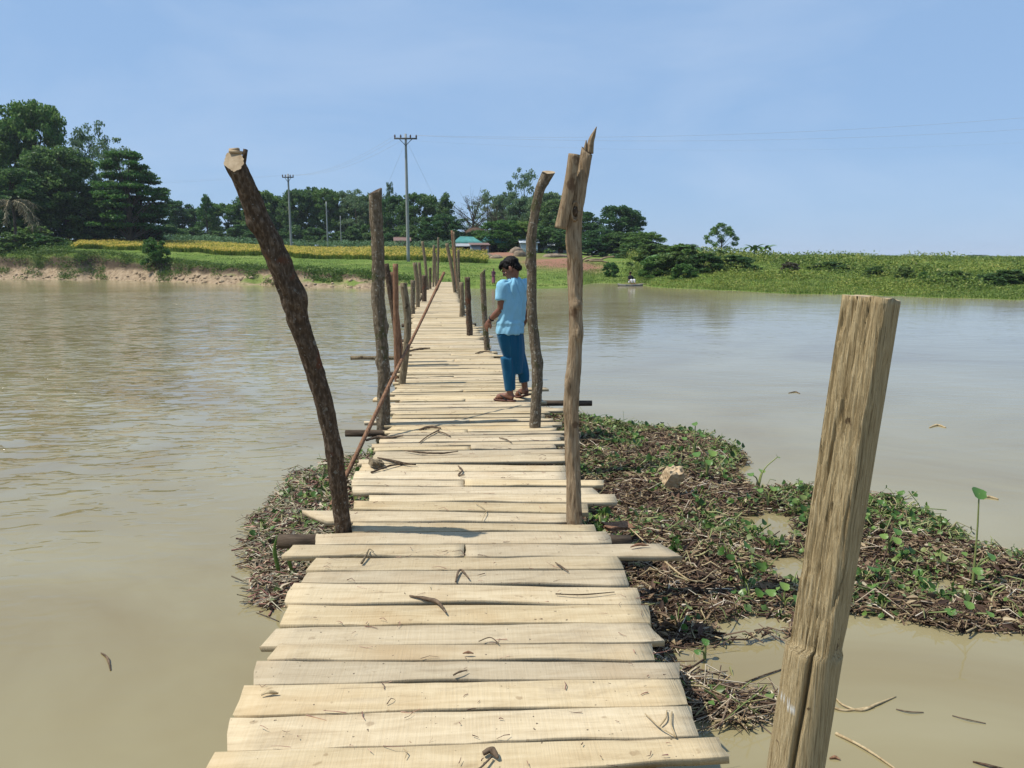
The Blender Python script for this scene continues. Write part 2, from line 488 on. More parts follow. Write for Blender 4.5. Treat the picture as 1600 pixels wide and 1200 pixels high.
# ------------------------------------------------------------------ terrain
COLS = [
 (-700, 85, [(-6, -1.6), (0, -.55), (1, -.25), (2.5, .5), (3.0, 1.55), (4, 2.0), (10, 2.3), (20, 3.2), (30, 3.6), (60, 4.5), (150, 6), (3000, 12)]),
 (0, 75, [(-6, -1.6), (0, -.55), (1, -.25), (2.5, .5), (3.0, 1.55), (4, 2.0), (10, 2.3), (20, 3.2), (30, 3.6), (60, 4.5), (150, 6), (3000, 12)]),
 (160, 73, [(-6, -1.6), (0, -.55), (1, -.2), (2.3, .5), (2.8, 1.3), (3.6, 1.9), (8, 2.1), (13, 2.5), (35, 3.9), (80, 4.6), (150, 6), (3000, 12)]),
 (250, 68, [(-6, -1.6), (0, -.55), (1, -.2), (2.2, .45), (2.6, 1.0), (3.4, 1.35), (8, 1.7), (15, 2.2), (40, 3.4), (80, 4.2), (150, 6), (3000, 12)]),
 (330, 64, [(-6, -1.6), (0, -.55), (1, -.15), (2.2, .3), (2.6, .75), (4, .95), (10, 1.4), (18, 2.0), (45, 3.2), (90, 4.0), (150, 5), (3000, 12)]),
 (470, 55, [(-6, -1.6), (0, -.55), (1, -.2), (2, .1), (2.4, .45), (4, .6), (12, 1.0), (22, 1.55), (50, 2.5), (100, 3.5), (150, 4.5), (3000, 10)]),
 (580, 53, [(-6, -1.6), (0, -.55), (1.5, -.3), (2.3, .05), (3.0, .25), (12, .8), (23, 1.4), (52, 2.4), (100, 3.2), (150, 4), (3000, 10)]),
 (660, 52.5, [(-6, -1.6), (0, -.55), (2, -.3), (4, -.1), (8, .2), (14, .7), (24, 1.3), (50, 2.3), (100, 3), (150, 4), (3000, 8)]),
 (800, 52, [(-6, -1.6), (0, -.55), (4, -.3), (12, .2), (22, .75), (30, 1.2), (42, 2.1), (100, 3), (150, 3.5), (3000, 6)]),
 (885, 53, [(-6, -1.6), (0, -.55), (4, -.3), (12, .2), (22, .75), (30, 1.3), (42, 1.9), (100, 2.8), (150, 3), (3000, 6)]),
 (930, 64, [(-6, -1.6), (0, -.55), (4, -.25), (12, .2), (20, .6), (30, 1.3), (40, 1.7), (100, 2.5), (150, 2.8), (3000, 5)]),
 (985, 63, [(-6, -1.6), (0, -.55), (4, -.2), (12, .4), (20, .9), (30, 1.3), (40, 1.6), (100, 2.2), (150, 2.5), (3000, 4)]),
 (1025, 55, [(-6, -1.6), (0, -.55), (4, -.2), (10, .35), (20, 1.1), (28, 1.5), (50, 1.6), (100, 1.7), (300, 1.7), (3000, 3)]),
 (1100, 51, [(-6, -1.6), (0, -.55), (4, -.2), (8, .3), (15, 1.0), (23, 1.5), (40, 1.6), (100, 1.6), (300, 1.7), (3000, 3)]),
 (1200, 46.5, [(-6, -1.6), (0, -.55), (5, -.3), (13, .15), (25, 1.0), (38, 1.35), (70, 1.5), (200, 1.6), (3000, 3)]),
 (1400, 42.6, [(-6, -1.6), (0, -.55), (5, -.3), (13, .1), (26, .8), (39, 1.2), (70, 1.4), (200, 1.55), (3000, 3)]),
 (1600, 38.8, [(-6, -1.6), (0, -.55), (5, -.35), (12, -.1), (26, .4), (40, .95), (70, 1.25), (200, 1.5), (3000, 3)]),
 (2400, 32, [(-6, -1.6), (0, -.55), (5, -.35), (12, -.1), (26, .4), (40, .95), (70, 1.25), (200, 1.5), (3000, 3)]),
]
CU = np.array([c[0] for c in COLS], float)
CD = np.array([c[1] for c in COLS], float)
def shore(u):
    u = np.asarray(u, float)
    d = np.interp(u, CU, CD)
    wig = np.clip((620 - u) / 80, 0, 1)
    return d + wig * (2.6 * vn(u / 38.0, 0.3, 3) + 1.1 * vn(u / 13.0, 1.3, 4)) + (1 - wig) * (1.6 * vn(u / 50.0, 5.3, 6) + 0.8 * vn(u / 14.0, 7.3, 8))
def ground(u, d):
    u = np.asarray(u, float); d = np.asarray(d, float)
    u, d = np.broadcast_arrays(u, d)
    s = d - shore(u)
    Z = np.stack([np.interp(s, [p[0] for p in c[2]], [p[1] for p in c[2]]) for c in COLS], 0)
    k = np.clip(np.searchsorted(CU, u) - 1, 0, len(CU) - 2)
    t = np.clip((u - CU[k]) / (CU[k + 1] - CU[k]), 0, 1)
    z0 = np.take_along_axis(Z, k[None], 0)[0]; z1 = np.take_along_axis(Z, (k + 1)[None], 0)[0]
    z = z0 * (1 - t) + z1 * t
    x, y = H(u, d)
    amp = np.clip((s - 0.2) / 4, 0, 1)
    z = z + amp * (0.22 * fbm(x / 5, y / 5, 11, 4) + 0.10 * vn(x / 0.9, y / 0.9, 17))
    cut = np.clip((600 - u) / 60, 0, 1) * np.clip(s / 0.6, 0, 1) * np.clip((4.2 - s) / 1.2, 0, 1)
    z = z + cut * (0.35 * fbm(x / 1.3, y / 1.1, 21, 4))
    return z
def ud(x, y):
    d = (x * FH[0] + y * FH[1]) / HK
    l = x * RH[0] + y * RH[1]
    return 800 + F * l / np.maximum(d, 1e-6), d
def gz(u, d):
    return float(ground(np.array([float(u)]), np.array([float(d)]))[0])
def gpt(u, d):
    x, y = H(u, d)
    return Vector((float(x), float(y), gz(u, d)))

def build_terrain():
    us = np.arange(-680, 2381, 5.0)
    s = np.concatenate([np.arange(-4, 6, 0.2), np.arange(6, 30, 0.7), np.arange(30, 110, 2.5), [120, 140, 170, 220, 300, 450, 700, 1100, 1800, 2900]])
    U, S = np.meshgrid(us, s, indexing='ij')
    D = shore(U) + S
    X, Y = H(U, D)
    Z = ground(U, D)
    n, m = U.shape
    i = np.arange(n - 1)[:, None] * m + np.arange(m - 1)[None, :]
    Q = np.stack([i, i + m, i + m + 1, i + 1], -1).reshape(-1, 4)
    me = npmesh('riverbank', np.stack([X, Y, Z], -1), Q)
    # bare earth: where the river has cut the left bank, a worn strip by the houses
    soil = np.clip((640 - U) / 50, 0, 1) * np.clip((S + 0.5) / 0.5, 0, 1) * np.clip((3.3 - S + 1.2 * vn(U / 30, S / 2, 31)) / 0.5, 0, 1)
    hole = np.clip(vn(X / 2.2, Y / 1.6, 33) * 6 - 0.7, 0, 1) * (S < 2.0)
    soil = soil * (1 - hole * 0.9)
    soil = np.maximum(soil, 0.8 * np.exp(-((S - 0.2) / 0.5) ** 2) * np.clip((720 - U) / 60, 0, 1))
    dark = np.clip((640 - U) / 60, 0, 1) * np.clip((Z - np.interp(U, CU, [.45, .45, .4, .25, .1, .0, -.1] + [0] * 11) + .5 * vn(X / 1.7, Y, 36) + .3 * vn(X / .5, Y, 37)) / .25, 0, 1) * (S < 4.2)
    a = me.attributes.new('topsoil_shade', 'FLOAT', 'POINT'); a.data.foreach_set('value', dark.ravel().astype(np.float32))
    a = me.attributes.new('soil', 'FLOAT', 'POINT'); a.data.foreach_set('value', soil.ravel().astype(np.float32))
    red = np.clip(1 - np.abs(U - 880) / 75, 0, 1) ** 0.5 * np.exp(-((D - 80 - 4 * vn(U / 30, 0.2, 35)) / 7.0) ** 2)
    red = np.maximum(red, np.exp(-((U - 785) / 45) ** 2) * np.exp(-((D - 92) / 5) ** 2))
    b = me.attributes.new('red', 'FLOAT', 'POINT'); b.data.foreach_set('value', np.clip(red * 1.6, 0, 1).ravel().astype(np.float32))
    m_, nt, bs = newmat('grassy_bank')
    v = mapped(nt, (1, 1, 1), rand=False)
    f1 = noise(nt, v, 0.35, 6, 0.6); f2 = noise(nt, v, 2.6, 5, 0.65)
    c = ramp(nt, f1, [(0.3, (0.085, 0.14, 0.024)), (0.5, (0.15, 0.215, 0.042)), (0.68, (0.22, 0.25, 0.065))])
    c = mix(nt, ramp(nt, f2, [(0.35, (.55, .55, .55)), (0.6, (0, 0, 0))]), c, (0.06, 0.10, 0.018))
    at = nd(nt, 'ShaderNodeAttribute', attribute_name='soil')
    f3 = noise(nt, v, 3.5, 6, 0.7)
    es = ramp(nt, f3, [(0.3, (0.12, 0.083, 0.05)), (0.5, (0.30, 0.222, 0.14)), (0.7, (0.43, 0.33, 0.222))])
    # upper layer: dark soil colour with the overhang's shade painted in
    sx = nd(nt, 'ShaderNodeSeparateXYZ'); nt.links.new(v, sx.inputs[0])
    ad_ = nd(nt, 'ShaderNodeAttribute', attribute_name='topsoil_shade')
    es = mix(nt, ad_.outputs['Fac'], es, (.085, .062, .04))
    c = mix(nt, at.outputs['Fac'], c, es)
    ar = nd(nt, 'ShaderNodeAttribute', attribute_name='red')
    c = mix(nt, ar.outputs['Fac'], c, (0.27, 0.14, 0.09))
    nt.links.new(c, bs.inputs['Base Color']); bs.inputs['Roughness'].default_value = 0.95; bs.inputs['Specular IOR Level'].default_value = 0.1
    bump(nt, f3, 0.7, 0.15, bs)
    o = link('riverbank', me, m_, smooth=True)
    tag(o, 'far riverbank of grass and eroded sandy earth', kind='structure')
build_terrain()

def build_water():
    xs = np.concatenate([[-900, -300], np.linspace(-120, 120, 41), [300, 900]]); ys = np.concatenate([[-300, -60], np.linspace(-20, 110, 40), [130]])
    X, Y = np.meshgrid(xs, ys, indexing='ij')
    n, m = X.shape
    i = np.arange(n - 1)[:, None] * m + np.arange(m - 1)[None, :]
    Q = np.stack([i, i + m, i + m + 1, i + 1], -1).reshape(-1, 4)
    me = npmesh('water', np.stack([X, Y, np.full_like(X, WATER)], -1), Q)
    m_, nt, bs = newmat('muddy_river_water')
    tc = nd(nt, 'ShaderNodeTexCoord')
    v0 = tc.outputs['Object']
    f = noise(nt, v0, 0.22, 5, 0.55, 1.6)
    c = ramp(nt, f, [(0.3, (0.215, 0.168, 0.078)), (0.5, (0.258, 0.218, 0.115)), (0.7, (0.292, 0.255, 0.148))])
    nt.links.new(c, bs.inputs['Base Color'])
    bs.inputs['IOR'].default_value = 1.40
    bs.inputs['Roughness'].default_value = 0.07
    bs.inputs['Specular IOR Level'].default_value = 0.5
    # wind ripples: short crests, strong in a gust left of the bridge, calm under the banks
    def mp(sc, rot=0):
        p = nd(nt, 'ShaderNodeMapping'); p.inputs['Scale'].default_value = sc; p.inputs['Rotation'].default_value = (0, 0, rot)
        nt.links.new(v0, p.inputs[0]); return p.outputs[0]
    r1 = noise(nt, mp((2.4, 5.0, 1), R(-10)), 1.0, 2, 0.45, 0.4)
    r1 = ramp(nt, r1, [(0.47, (0, 0, 0)), (0.60, (.55, .55, .55)), (0.74, (1, 1, 1))])
    r2 = noise(nt, mp((0.7, 1.4, 1), R(8)), 1.0, 3, 0.5, 0.3)
    r3 = noise(nt, mp((0.35, 0.16, 1), R(20)), 1.0, 2)
    sx = nd(nt, 'ShaderNodeSeparateXYZ'); nt.links.new(v0, sx.inputs[0])
    def maprange(src, a, b, lo, hi):
        q = nd(nt, 'ShaderNodeMapRange', interpolation_type='SMOOTHSTEP')
        q.inputs[1].default_value = a; q.inputs[2].default_value = b; q.inputs[3].default_value = lo; q.inputs[4].default_value = hi
        nt.links.new(src, q.inputs[0]); return q.outputs[0]
    def mth(op, a, b):
        q = nd(nt, 'ShaderNodeMath', operation=op)
        for s, x in zip(q.inputs, (a, b)):
            if isinstance(x, (int, float)): s.default_value = x
            else: nt.links.new(x, s)
        return q.outputs[0]
    # distance to calm belt along the far bank: y + 0.42*max(x,0) < 47
    xp = mth('MAXIMUM', sx.outputs[0], -6.0)
    belt = mth('ADD', sx.outputs[1], mth('MULTIPLY', xp, 0.52))
    wob = mth('MULTIPLY', r3, 7.0)
    calm = maprange(mth('ADD', belt, wob), 48.0, 50.0, 1.0, 0.06)
    left = maprange(mth('ADD', sx.outputs[0], mth('MULTIPLY', r3, 5.0)), -3.0, 2.4, 1.0, 0.04)
    near = maprange(mth('ADD', sx.outputs[1], mth('MULTIPLY', r3, 5.0)), 6.0, 12.0, 0.06, 1.0)
    gust = maprange(r3, 0.3, 0.62, 0.45, 1.0)
    amp = mth('MULTIPLY', mth('MULTIPLY', left, near), mth('MULTIPLY', gust, calm))
    hh = mth('ADD', mth('MULTIPLY', r1, mth('MULTIPLY', amp, 0.24)), mth('MULTIPLY', r2, mth('ADD', mth('MULTIPLY', calm, 0.06), mth('MULTIPLY', amp, 0.25))))
    b = bump(nt, hh, 1.0, 0.17, bs)
    nt.links.new(maprange(sx.outputs[1], 12.0, 40.0, 0.05, 0.12), bs.inputs['Roughness'])
    o = link('water', me, m_)
    tag(o, 'calm muddy brown river', kind='structure')
build_water()

# ------------------------------------------------------------------ the bridge
BR = empty('wooden_footbridge', (0, 2.2, WATER))
tag(BR, 'long plank footbridge on rough log posts crossing the river', 'bridge')
BI = BR.matrix_basis.inverted() if False else Matrix.Translation((0, -2.2, -WATER))
CL = np.array([(-3, 0), (7, 0), (9.6, -.12), (13.1, -.34), (20.5, -.81), (32.8, -1.24), (53.5, -1.75)])
def cl(y): return float(np.interp(y, CL[:, 0], CL[:, 1]))
def dz(y): return float(np.interp(y, [0, 38, 53], [0, 0, -.09]))
def to_bridge(o):
    o.parent = BR
    o.matrix_parent_inverse = Matrix.Translation((0, -2.2, -WATER))
    return o
rng = np.random.default_rng(5)
PN = [0]
def plank(tl, tr, bl, br, th=0.03, wav=0.010, z=0.0, tip=0.0):
    """corners in world xy: far-left, far-right, near-left, near-right"""
    k = PN[0]; PN[0] += 1
    tl, tr, bl, br = [np.array(p[:2], float) for p in (tl, tr, bl, br)]
    for p_ in (bl, br): p_[1] += rng.uniform(.001, .009)
    for p_ in (tl, tr): p_[1] -= rng.uniform(.0, .004)
    c = (tl + tr + bl + br) / 4
    n = 17
    t = np.linspace(0, 1, n)[:, None]
    w0 = np.linalg.norm((tl + tr) / 2 - (bl + br) / 2)
    far = tl * (1 - t) + tr * t; near = bl * (1 - t) + br * t
    L = np.linalg.norm(tr - tl)
    s = t[:, 0] * L
    far[:, 1] += wav * 1.6 * vn(s * 3.1, k * 7.7, 41) + wav * vn(s * 11, k * 3.7, 42)
    near[:, 1] += wav * 2.0 * vn(s * 2.7, k * 5.1, 43) + wav * vn(s * 13, k * 2.9, 44)
    if rng.random() < 0.5:     # a waney edge, bitten in along part of the board
        a = rng.uniform(0.1, 0.9); near[:, 1] += min(0.02, w0 * .18) * np.exp(-((t[:, 0] - a) / 0.16) ** 2)
    mid = far * 0.5 + near * 0.5
    zt = z + dz(c[1]) + 0.007 * vn(t[:, 0] * 2.2, k * 9.3, 45) + rng.uniform(-.003, .003) + (t[:, 0] - .5) * rng.uniform(-.008, .008)
    cup = rng.uniform(-.002, .002)
    tw = rng.uniform(-.004, .004)
    e = 0.012
    rows = []
    f1 = far * (1 - e) + near * e; n1 = far * e + near * (1 - e)
    rows.append(np.c_[far, zt - .0015 + tw * .5]); rows.append(np.c_[f1, zt + tw * .5]); rows.append(np.c_[mid, zt + cup]); rows.append(np.c_[n1, zt - tw * .5]); rows.append(np.c_[near, zt - .0015 - tw * .5])
    rows.append(np.c_[near + [0, .004], zt - th]); rows.append(np.c_[far - [0, .004], zt - th])
    A = np.stack(rows, 1)            # n,7,3
    # ragged ends
    for side, sg in ((0, -1), (-1, 1)):
        A[side, :, 0] += sg * 0.004 * rng.normal(size=7)
    m = 7
    A = A - np.array([c[0], c[1], 0])
    V = A.reshape(-1, 3)
    i = np.arange(n - 1)[:, None] * m; j = np.arange(m)[None, :]; j2 = (j + 1) % m
    Q = np.stack([i + j, i + j2, i + m + j2, i + m + j], -1).reshape(-1, 4)[:, ::-1]
    E = []
    for b0, fl in ((0, 1), ((n - 1) * m, 0)):
        for q in ((0, 1, 2, 6), (2, 3, 4, 5)):
            qq = [b0 + x for x in q]; E.append(qq[::-1] if not fl else qq)
        tri = [b0 + 2, b0 + 5, b0 + 6]
        E.append((tri if fl else tri[::-1]) + [])
    E4 = [e_ for e_ in E if len(e_) == 4]; E3 = [e_ for e_ in E if len(e_) == 3]
    me = npmesh('plank', V, [np.vstack([Q, np.array(E4)]), np.array(E3)])
    o = link('plank', me, M_PLANK)
    o.location = (c[0], c[1], 0)
    to_bridge(o)
    return o
def W(u, v): return pz(u, v, 0.0)
ROWS = [
 ((300, 1240), (1040, 1203), (282, 1300), (1048, 1268)),
 ((335, 1173), (1121, 1150), (300, 1236), (1142, 1183)),
 ((362, 1119), (1077, 1105), (357, 1170), (1091, 1149)),
 ((381, 1070), (1063, 1063), (364, 1117), (1076, 1103)),
 ((401, 1030), (1060, 1033), (397, 1068), (1063, 1061)),
 ((437, 1005), (1016, 1005), (418, 1029), (1023, 1031)),
 ((432, 979), (1011, 973), (406, 1009), (1038, 1001)),
 ((448, 945), (1010, 944), (437, 977), (1015, 972)),
 ((458, 912), (996, 917), (443, 943), (1001, 943)),
 ((483, 892), (978, 890), (470, 911), (982, 915)),
 ((495, 870), (966, 869), (477, 890), (975, 888)),
 ((458, 850), (725, 850), (440, 868), (725, 869)),
 ((727, 850), (1030, 848), (727, 869), (1066, 868)),
 ((493, 832), (948, 830), (492, 849), (955, 848)),
 ((552, 816), (929, 819), (551, 831), (932, 829)),
 ((472, 797), (888, 801), (510, 815), (889, 815)),
 ((553, 784), (917, 786), (552, 797), (919, 800)),
 ((577, 772), (960, 772), (577, 783), (964, 785)),
 ((551, 759), (925, 760), (551, 771), (936, 771)),
 ((549, 749), (725, 749), (549, 758), (725, 759)),
 ((726, 749), (943, 750), (726, 759), (943, 759)),
 ((556, 736), (885, 737), (551, 748), (886, 749)),
 ((566, 723), (884, 727), (560, 735), (885, 736)),
]
SEAMS = []
for q in ROWS:
    plank(*[W(*p) for p in q])
    SEAMS.append(W(720, (q[2][1] + q[3][1]) / 2).y)
y = W(720, 723).y + 0.006
while y < 53.2:
    wd = float(rng.uniform(.085, .17)) if y < 11 else float(rng.uniform(.14, .23))
    g = float(rng.uniform(.004, .014))
    a = rng.normal() * .006
    hw = 0.80 if y < 9 else float(np.interp(y, [9, 13, 20, 35, 50], [.82, .74, .74, .74, .72]))
    lx = cl(y) - hw + rng.normal() * .045; rx = cl(y) + hw + rng.normal() * .045
    if rng.random() < .10: rx += rng.uniform(.08, .25)
    if rng.random() < .10: lx -= rng.uniform(.08, .25)
    sk = rng.normal() * .02
    y2 = y + wd
    yt = (-abs(rng.normal()) * .012, -abs(rng.normal()) * .012)
    if rng.random() < .14 and y < 30:
        mx = cl(y) + rng.normal() * .05
        plank((lx + sk, y2 + yt[0]), (mx - .003, y2), (lx, y), (mx - .003, y), z=rng.uniform(-.004, .004))
        plank((mx + .003, y2), (rx, y2 + yt[1]), (mx + .003, y), (rx + sk, y), z=rng.uniform(-.004, .004))
    else:
        plank((lx + sk, y2 + yt[0]), (rx, y2 + yt[1]), (lx, y), (rx + sk, y), z=rng.uniform(-.004, .004))
    if y < 14: SEAMS.append(y)
    y = y2 + g

# stringers and cross beams under the deck
for off in (-.55, 0.02, .55):
    pts = [(cl(yy) + off, yy, -.115 + dz(yy)) for yy in (1.6, 7, 13, 20, 30, 40, 53)]
    V, Q, T, mi = tube(pts, [.065, .06, .07, .06], 40, 8, .1, 3)
    to_bridge(link('stringer', npmesh('stringer', V, [Q, T]), M_BEAM, smooth=True))
def beam(p0, p1, r, mat=M_BEAM, label=None):
    c = (Vector(p0) + Vector(p1)) / 2
    V, Q, T, mi = tube([Vector(p0) - c, (Vector(p1) - Vector(p0)) * .1, Vector(p1) - c], [r, r * 1.05, r * .9], 14, 8, .12, int(abs(p0[1] * 10)), cap_mi=1)
    o = link('cross_beam', npmesh('cross_beam', V, [Q, T], mi), [mat, M_END], smooth=False)
    o.location = c
    to_bridge(o)
    if label: o['label'] = label
    return o
zb = -.24
def bx(ul, ur, v, z, r, **k):
    a = pz(ul, v, z); b = pz(ur, v, z); beam(a, b, r, **k)
bx(436, 985, 846, -.09, .045)
bx(540, 850, 677, -.07, .035)
bx(640, 925, 630, -.07, .035)
bx(548, 800, 559, -.06, .035, mat=M_OLIVE)
bx(608, 800, 584, -.08, .03)
for yy in (16.5, 20.5, 25, 30, 36, 43):
    beam((cl(yy) - 1.0, yy, -.2), (cl(yy) + 1.0, yy + .1, -.2), .05)

# posts -------------------------------------------------------------
def post(path, wpx, mat, label=None, lean=0.0, n=44, seg=16, rough=.10, knots=(), tilt=(0, 0), base=None, seed=None, endm=None, zbase=0.0, cutn=None, fine=0.06):
    """pixel path from base upward; widths in photograph pixels at those points"""
    B = pz(*path[0], zbase) if base is None else None
    d0 = depth(B) if base is None else base
    P = []
    y0 = ray(*path[0]).y * d0
    for k, (u, v) in enumerate(path):        # the post stands in an upright plane
        P.append(px(u, v, (y0 + lean * k / (len(path) - 1)) / ray(u, v).y))
    r = [x * d0 / F / 2 for x in wpx]
    dirn = (P[0] - P[1]).normalized()
    if dirn.z > -0.3: dirn = Vector((0, 0, -1))
    foot = P[0] + dirn * ((P[0].z + 1.5) / -dirn.z)
    P = [foot] + P; r = [r[0]] + r
    # resample radii by arc length
    L = [0]
    for a, b in zip(P, P[1:]): L.append(L[-1] + (b - a).length)
    rr = np.interp(np.linspace(0, 1, 30), np.array(L) / L[-1], r)
    o0 = P[1].copy()
    sd = seed if seed is not None else int(path[0][0] * 3 + path[0][1]) % 97
    kn = [((1.5 + h) / L[-1], a, w_ / L[-1], hh) for (h, a, w_, hh) in knots]
    V, Q, T, mi = tube([p - o0 for p in P], rr, n, seg, rough, sd, (1.0, 5.0), kn, tilt, True, 1, cutn, fine)
    o = link('post', npmesh('post', V, [Q, T], mi), [mat, endm or M_END])
    o.data.polygons.foreach_set('use_smooth', [m_ == 0 for m_ in mi])
    o.location = o0
    to_bridge(o)
    if label: o['label'] = label
    return o, P
# big leaning post on the left with a pale sawn top
L1, P = post([(537, 826), (527, 740), (514, 665), (492, 580), (463, 490), (434, 405), (400, 330), (379, 280), (366, 252)], [25, 25, 25, 26, 29, 32, 28, 27, 27], M_BARK_DARK,
     'thick dark barked post leaning far left with a pale sawn top', lean=-.25, n=220, seg=48, fine=.16, rough=.12, knots=[(1.42, 0.0, .09, .022), (1.42, 5.6, .07, .012), (1.85, 3.4, .04, .018), (.8, 2, .05, .012)], cutn=(-.12, -.86, .50))
d1 = depth(P[-1])
# sawn top: disc facing the viewer's side, a chip of wood left standing above it
T1 = (P[-1] - P[-2]).normalized()
def local_part(name, V, faces, mat, parent, smooth=False, label=None):
    """mesh given in world coords, child of a part placed at parent.location"""
    V = np.asarray(V, float) - np.array(parent.location)
    o = link(name, npmesh(name, V, faces), mat, smooth=smooth)
    o.parent = parent
    if label: o['label'] = label
    return o
cen = P[-1]
mb = MB(); mb.box(cen + Vector((.004, .035, .050)), (.034, .020, .007), Matrix.Rotation(.12, 4, 'Y')); mb.box(cen + Vector((-.006, .035, .062)), (.024, .014, .007), Matrix.Rotation(-.1, 4, 'Y'))
V = np.vstack(mb.V); local_part('wood_chip', V, np.vstack(mb.Q), M_END, L1)
mb = MB(); mb.box(cen + Vector((.046, .03, .03)), (.008, .014, .035), Matrix.Rotation(.2, 4, 'Y'))
local_part('bark_flake', np.vstack(mb.V), np.vstack(mb.Q), M_BARK_DARK, L1)
# second left post, straight with a broken dark top
post([(599, 663), (600, 590), (597, 540), (591, 470), (591, 400), (587, 330), (586, 299)], [20, 19, 19, 20, 19, 18, 19], M_BARK_GREY, 'straight grey barked post with a broken dark top, second on the left', n=160, seg=36, fine=.13, rough=.13,
     knots=[(.95, 0.4, .05, .022), (.62, 3.0, .05, .015), (1.95, 1, .06, .01)], tilt=(.5, .3), endm=M_BARK_DARK)
# cluster behind it
post([(624, 572), (617, 500), (603, 412)], [10, 10, 9], M_BARK_DARK, 'dark thin post leaning left just behind the second left post', lean=.1)
post([(628, 566), (620, 500), (611, 425)], [9, 9, 8], M_BARK_RED, 'pale reddish post leaning left within the left cluster')
post([(621, 573), (619, 500), (618, 412)], [10, 9, 8.5], M_BARK_RED, 'upright reddish brown post in the left cluster')
post([(628, 600), (635, 545), (637, 500), (630, 442)], [11, 11, 11, 11], M_OLIVE, 'short bowed post with a dark rotten top at the left edge', knots=[(1.0, 2, .12, .012)], endm=M_BARK_DARK)
# far left row
FL = [([(645, 490), (645, 438)], 7, M_BARK_GREY), ([(653, 480), (652, 445), (648, 410)], 6.5, M_OLIVE), ([(658, 452), (655, 410)], 5, M_OLIVE), ([(663, 471), (663, 430)], 7.5, M_BARK_DARK),
      ([(655, 471), (667, 449)], 4, M_BARK_GREY), ([(668, 453), (665, 415), (660, 377)], 4.5, M_OLIVE), ([(672, 451), (672, 418)], 4.5, M_BARK_GREY), ([(677, 447), (678, 383)], 3.6, M_OLIVE), ([(681, 446), (680, 395)], 3.2, M_OLIVE), ([(684, 444), (685, 371)], 3.4, M_BARK_GREY)]
for p, wd, mt in FL:
    post(p, [wd] * len(p), mt, n=26, seg=10)
FR = [([(711, 457), (706, 420), (698, 380)], 5.5, M_OLIVE), ([(714, 452), (710, 410), (706, 360)], 3.4, M_BARK_RED), ([(716, 455), (712, 410), (709, 362)], 3.4, M_OLIVE), ([(718, 466), (716, 390)], 4, M_BARK_GREY),
      ([(721, 495), (722, 465), (721, 441)], 7, M_OLIVE), ([(724, 492), (722, 455)], 5, M_BARK_GREY)]
for p, wd, mt in FR:
    post(p, [wd] * len(p), mt, n=26, seg=10)
post([(734, 524), (732, 480), (730, 433)], [9, 8.5, 8.5], M_BARK_DARK, 'short dark knobbly post on the right before the person', rough=.3)
post([(761, 547), (757, 490), (755, 450), (754, 424)], [9, 8, 9, 8], M_BARK_GREY, 'slim grey post with a slanted top beside the boy\'s hand', rough=.16, tilt=(.9, 0))
# right: second post behind the boy, then the tall split post
post([(836, 668), (839, 600), (838, 560), (832, 500), (831, 430), (830, 375), (836, 330), (844, 295), (857, 269)], [17, 16, 17, 15, 14, 15, 13, 14, 17], M_BARK_GREY, 'lichen spotted grey post behind the boy, forked at its sawn top', n=160, seg=36, fine=.12, rough=.12,
     knots=[(1.55, 3.6, .05, .02), (.62, 0.2, .05, .015), (1.1, 4.5, .03, .012)], tilt=(.5, .4))
RP, P = post([(898, 816), (896, 740), (893, 660), (894, 610), (899, 540), (899, 480), (899, 420), (896, 360), (904, 305), (912, 262), (917, 236)], [23, 21, 22, 24, 20, 20, 22, 23, 20, 19, 17], M_BARE, 'tall bare wood post with knots and a splintered top on the right', n=220, seg=44, fine=.12, rough=.13,
     knots=[(.86, 3.9, .06, .014), (1.16, 5.0, .04, .014), (1.33, 4.9, .025, .02), (1.66, 4.4, .08, .016), (1.95, 4.2, .10, .012)], tilt=(-.5, .4), endm=M_BARK_DARK)
yR = P[-1].y
def pR(u, v, off=0.0): return px(u, v, (yR + off) / ray(u, v).y)
# splinter at the top
sp = [pR(920, 240, 0), pR(921, 222, 0), pR(926, 208, 0), pR(930, 198, 0)]
V, Q, T, _ = tube(sp, [.018, .017, .012, .002], 16, 7, .6, 9)
V = V + np.array([.008, 0, 0])
local_part('splinter', V, [Q, T], M_BARE, RP)
sp2 = [pR(914, 244, 0), pR(915, 230, 0), pR(916, 219, 0)]
V, Q, T, _ = tube(sp2, [.016, .012, .003], 10, 6, .6, 19)
local_part('splinter', V, [Q, T], M_BARE, RP)
# hollow knot hole rim
kc = pR(897, 331, 0) + Vector((0, -.045, 0))
ring = [kc + Vector((math.cos(a) * .022, -.002, math.sin(a) * .05)) for a in np.linspace(0, 2 * math.pi, 13)]
V, Q, T, _ = tube(ring, [.009] * 4, 26, 7, .1, 4)
local_part('knot_rim', V, [Q, T], M_BARE, RP, True)
V, Q, T, _ = tube([kc + Vector((0, .02, -.045)), kc + Vector((0, .004, 0)), kc + Vector((0, .02, .045))], [.008, .02, .008], 9, 9)
local_part('knot_hollow', V, [Q, T], M_BARK_DARK, RP, True)
# short log nailed to the post
sl = [pR(876, 357, -.05), pR(888, 300, -.06), pR(897, 241, -.07)]
V, Q, T, mi = tube(sl, [.034, .034, .033], 30, 14, .08, 12, cap_mi=1)
o = local_part('nailed_log', V, [Q, T], [M_BARE, M_END], RP, False, 'short bare log nailed to the top of the post')
V, Q, T, _ = tube([pR(893, 277, -.06), pR(903, 277, -.02)], [.006, .006], 4, 6)
local_part('nail', V, [Q, T], M_BARK_DARK, RP)

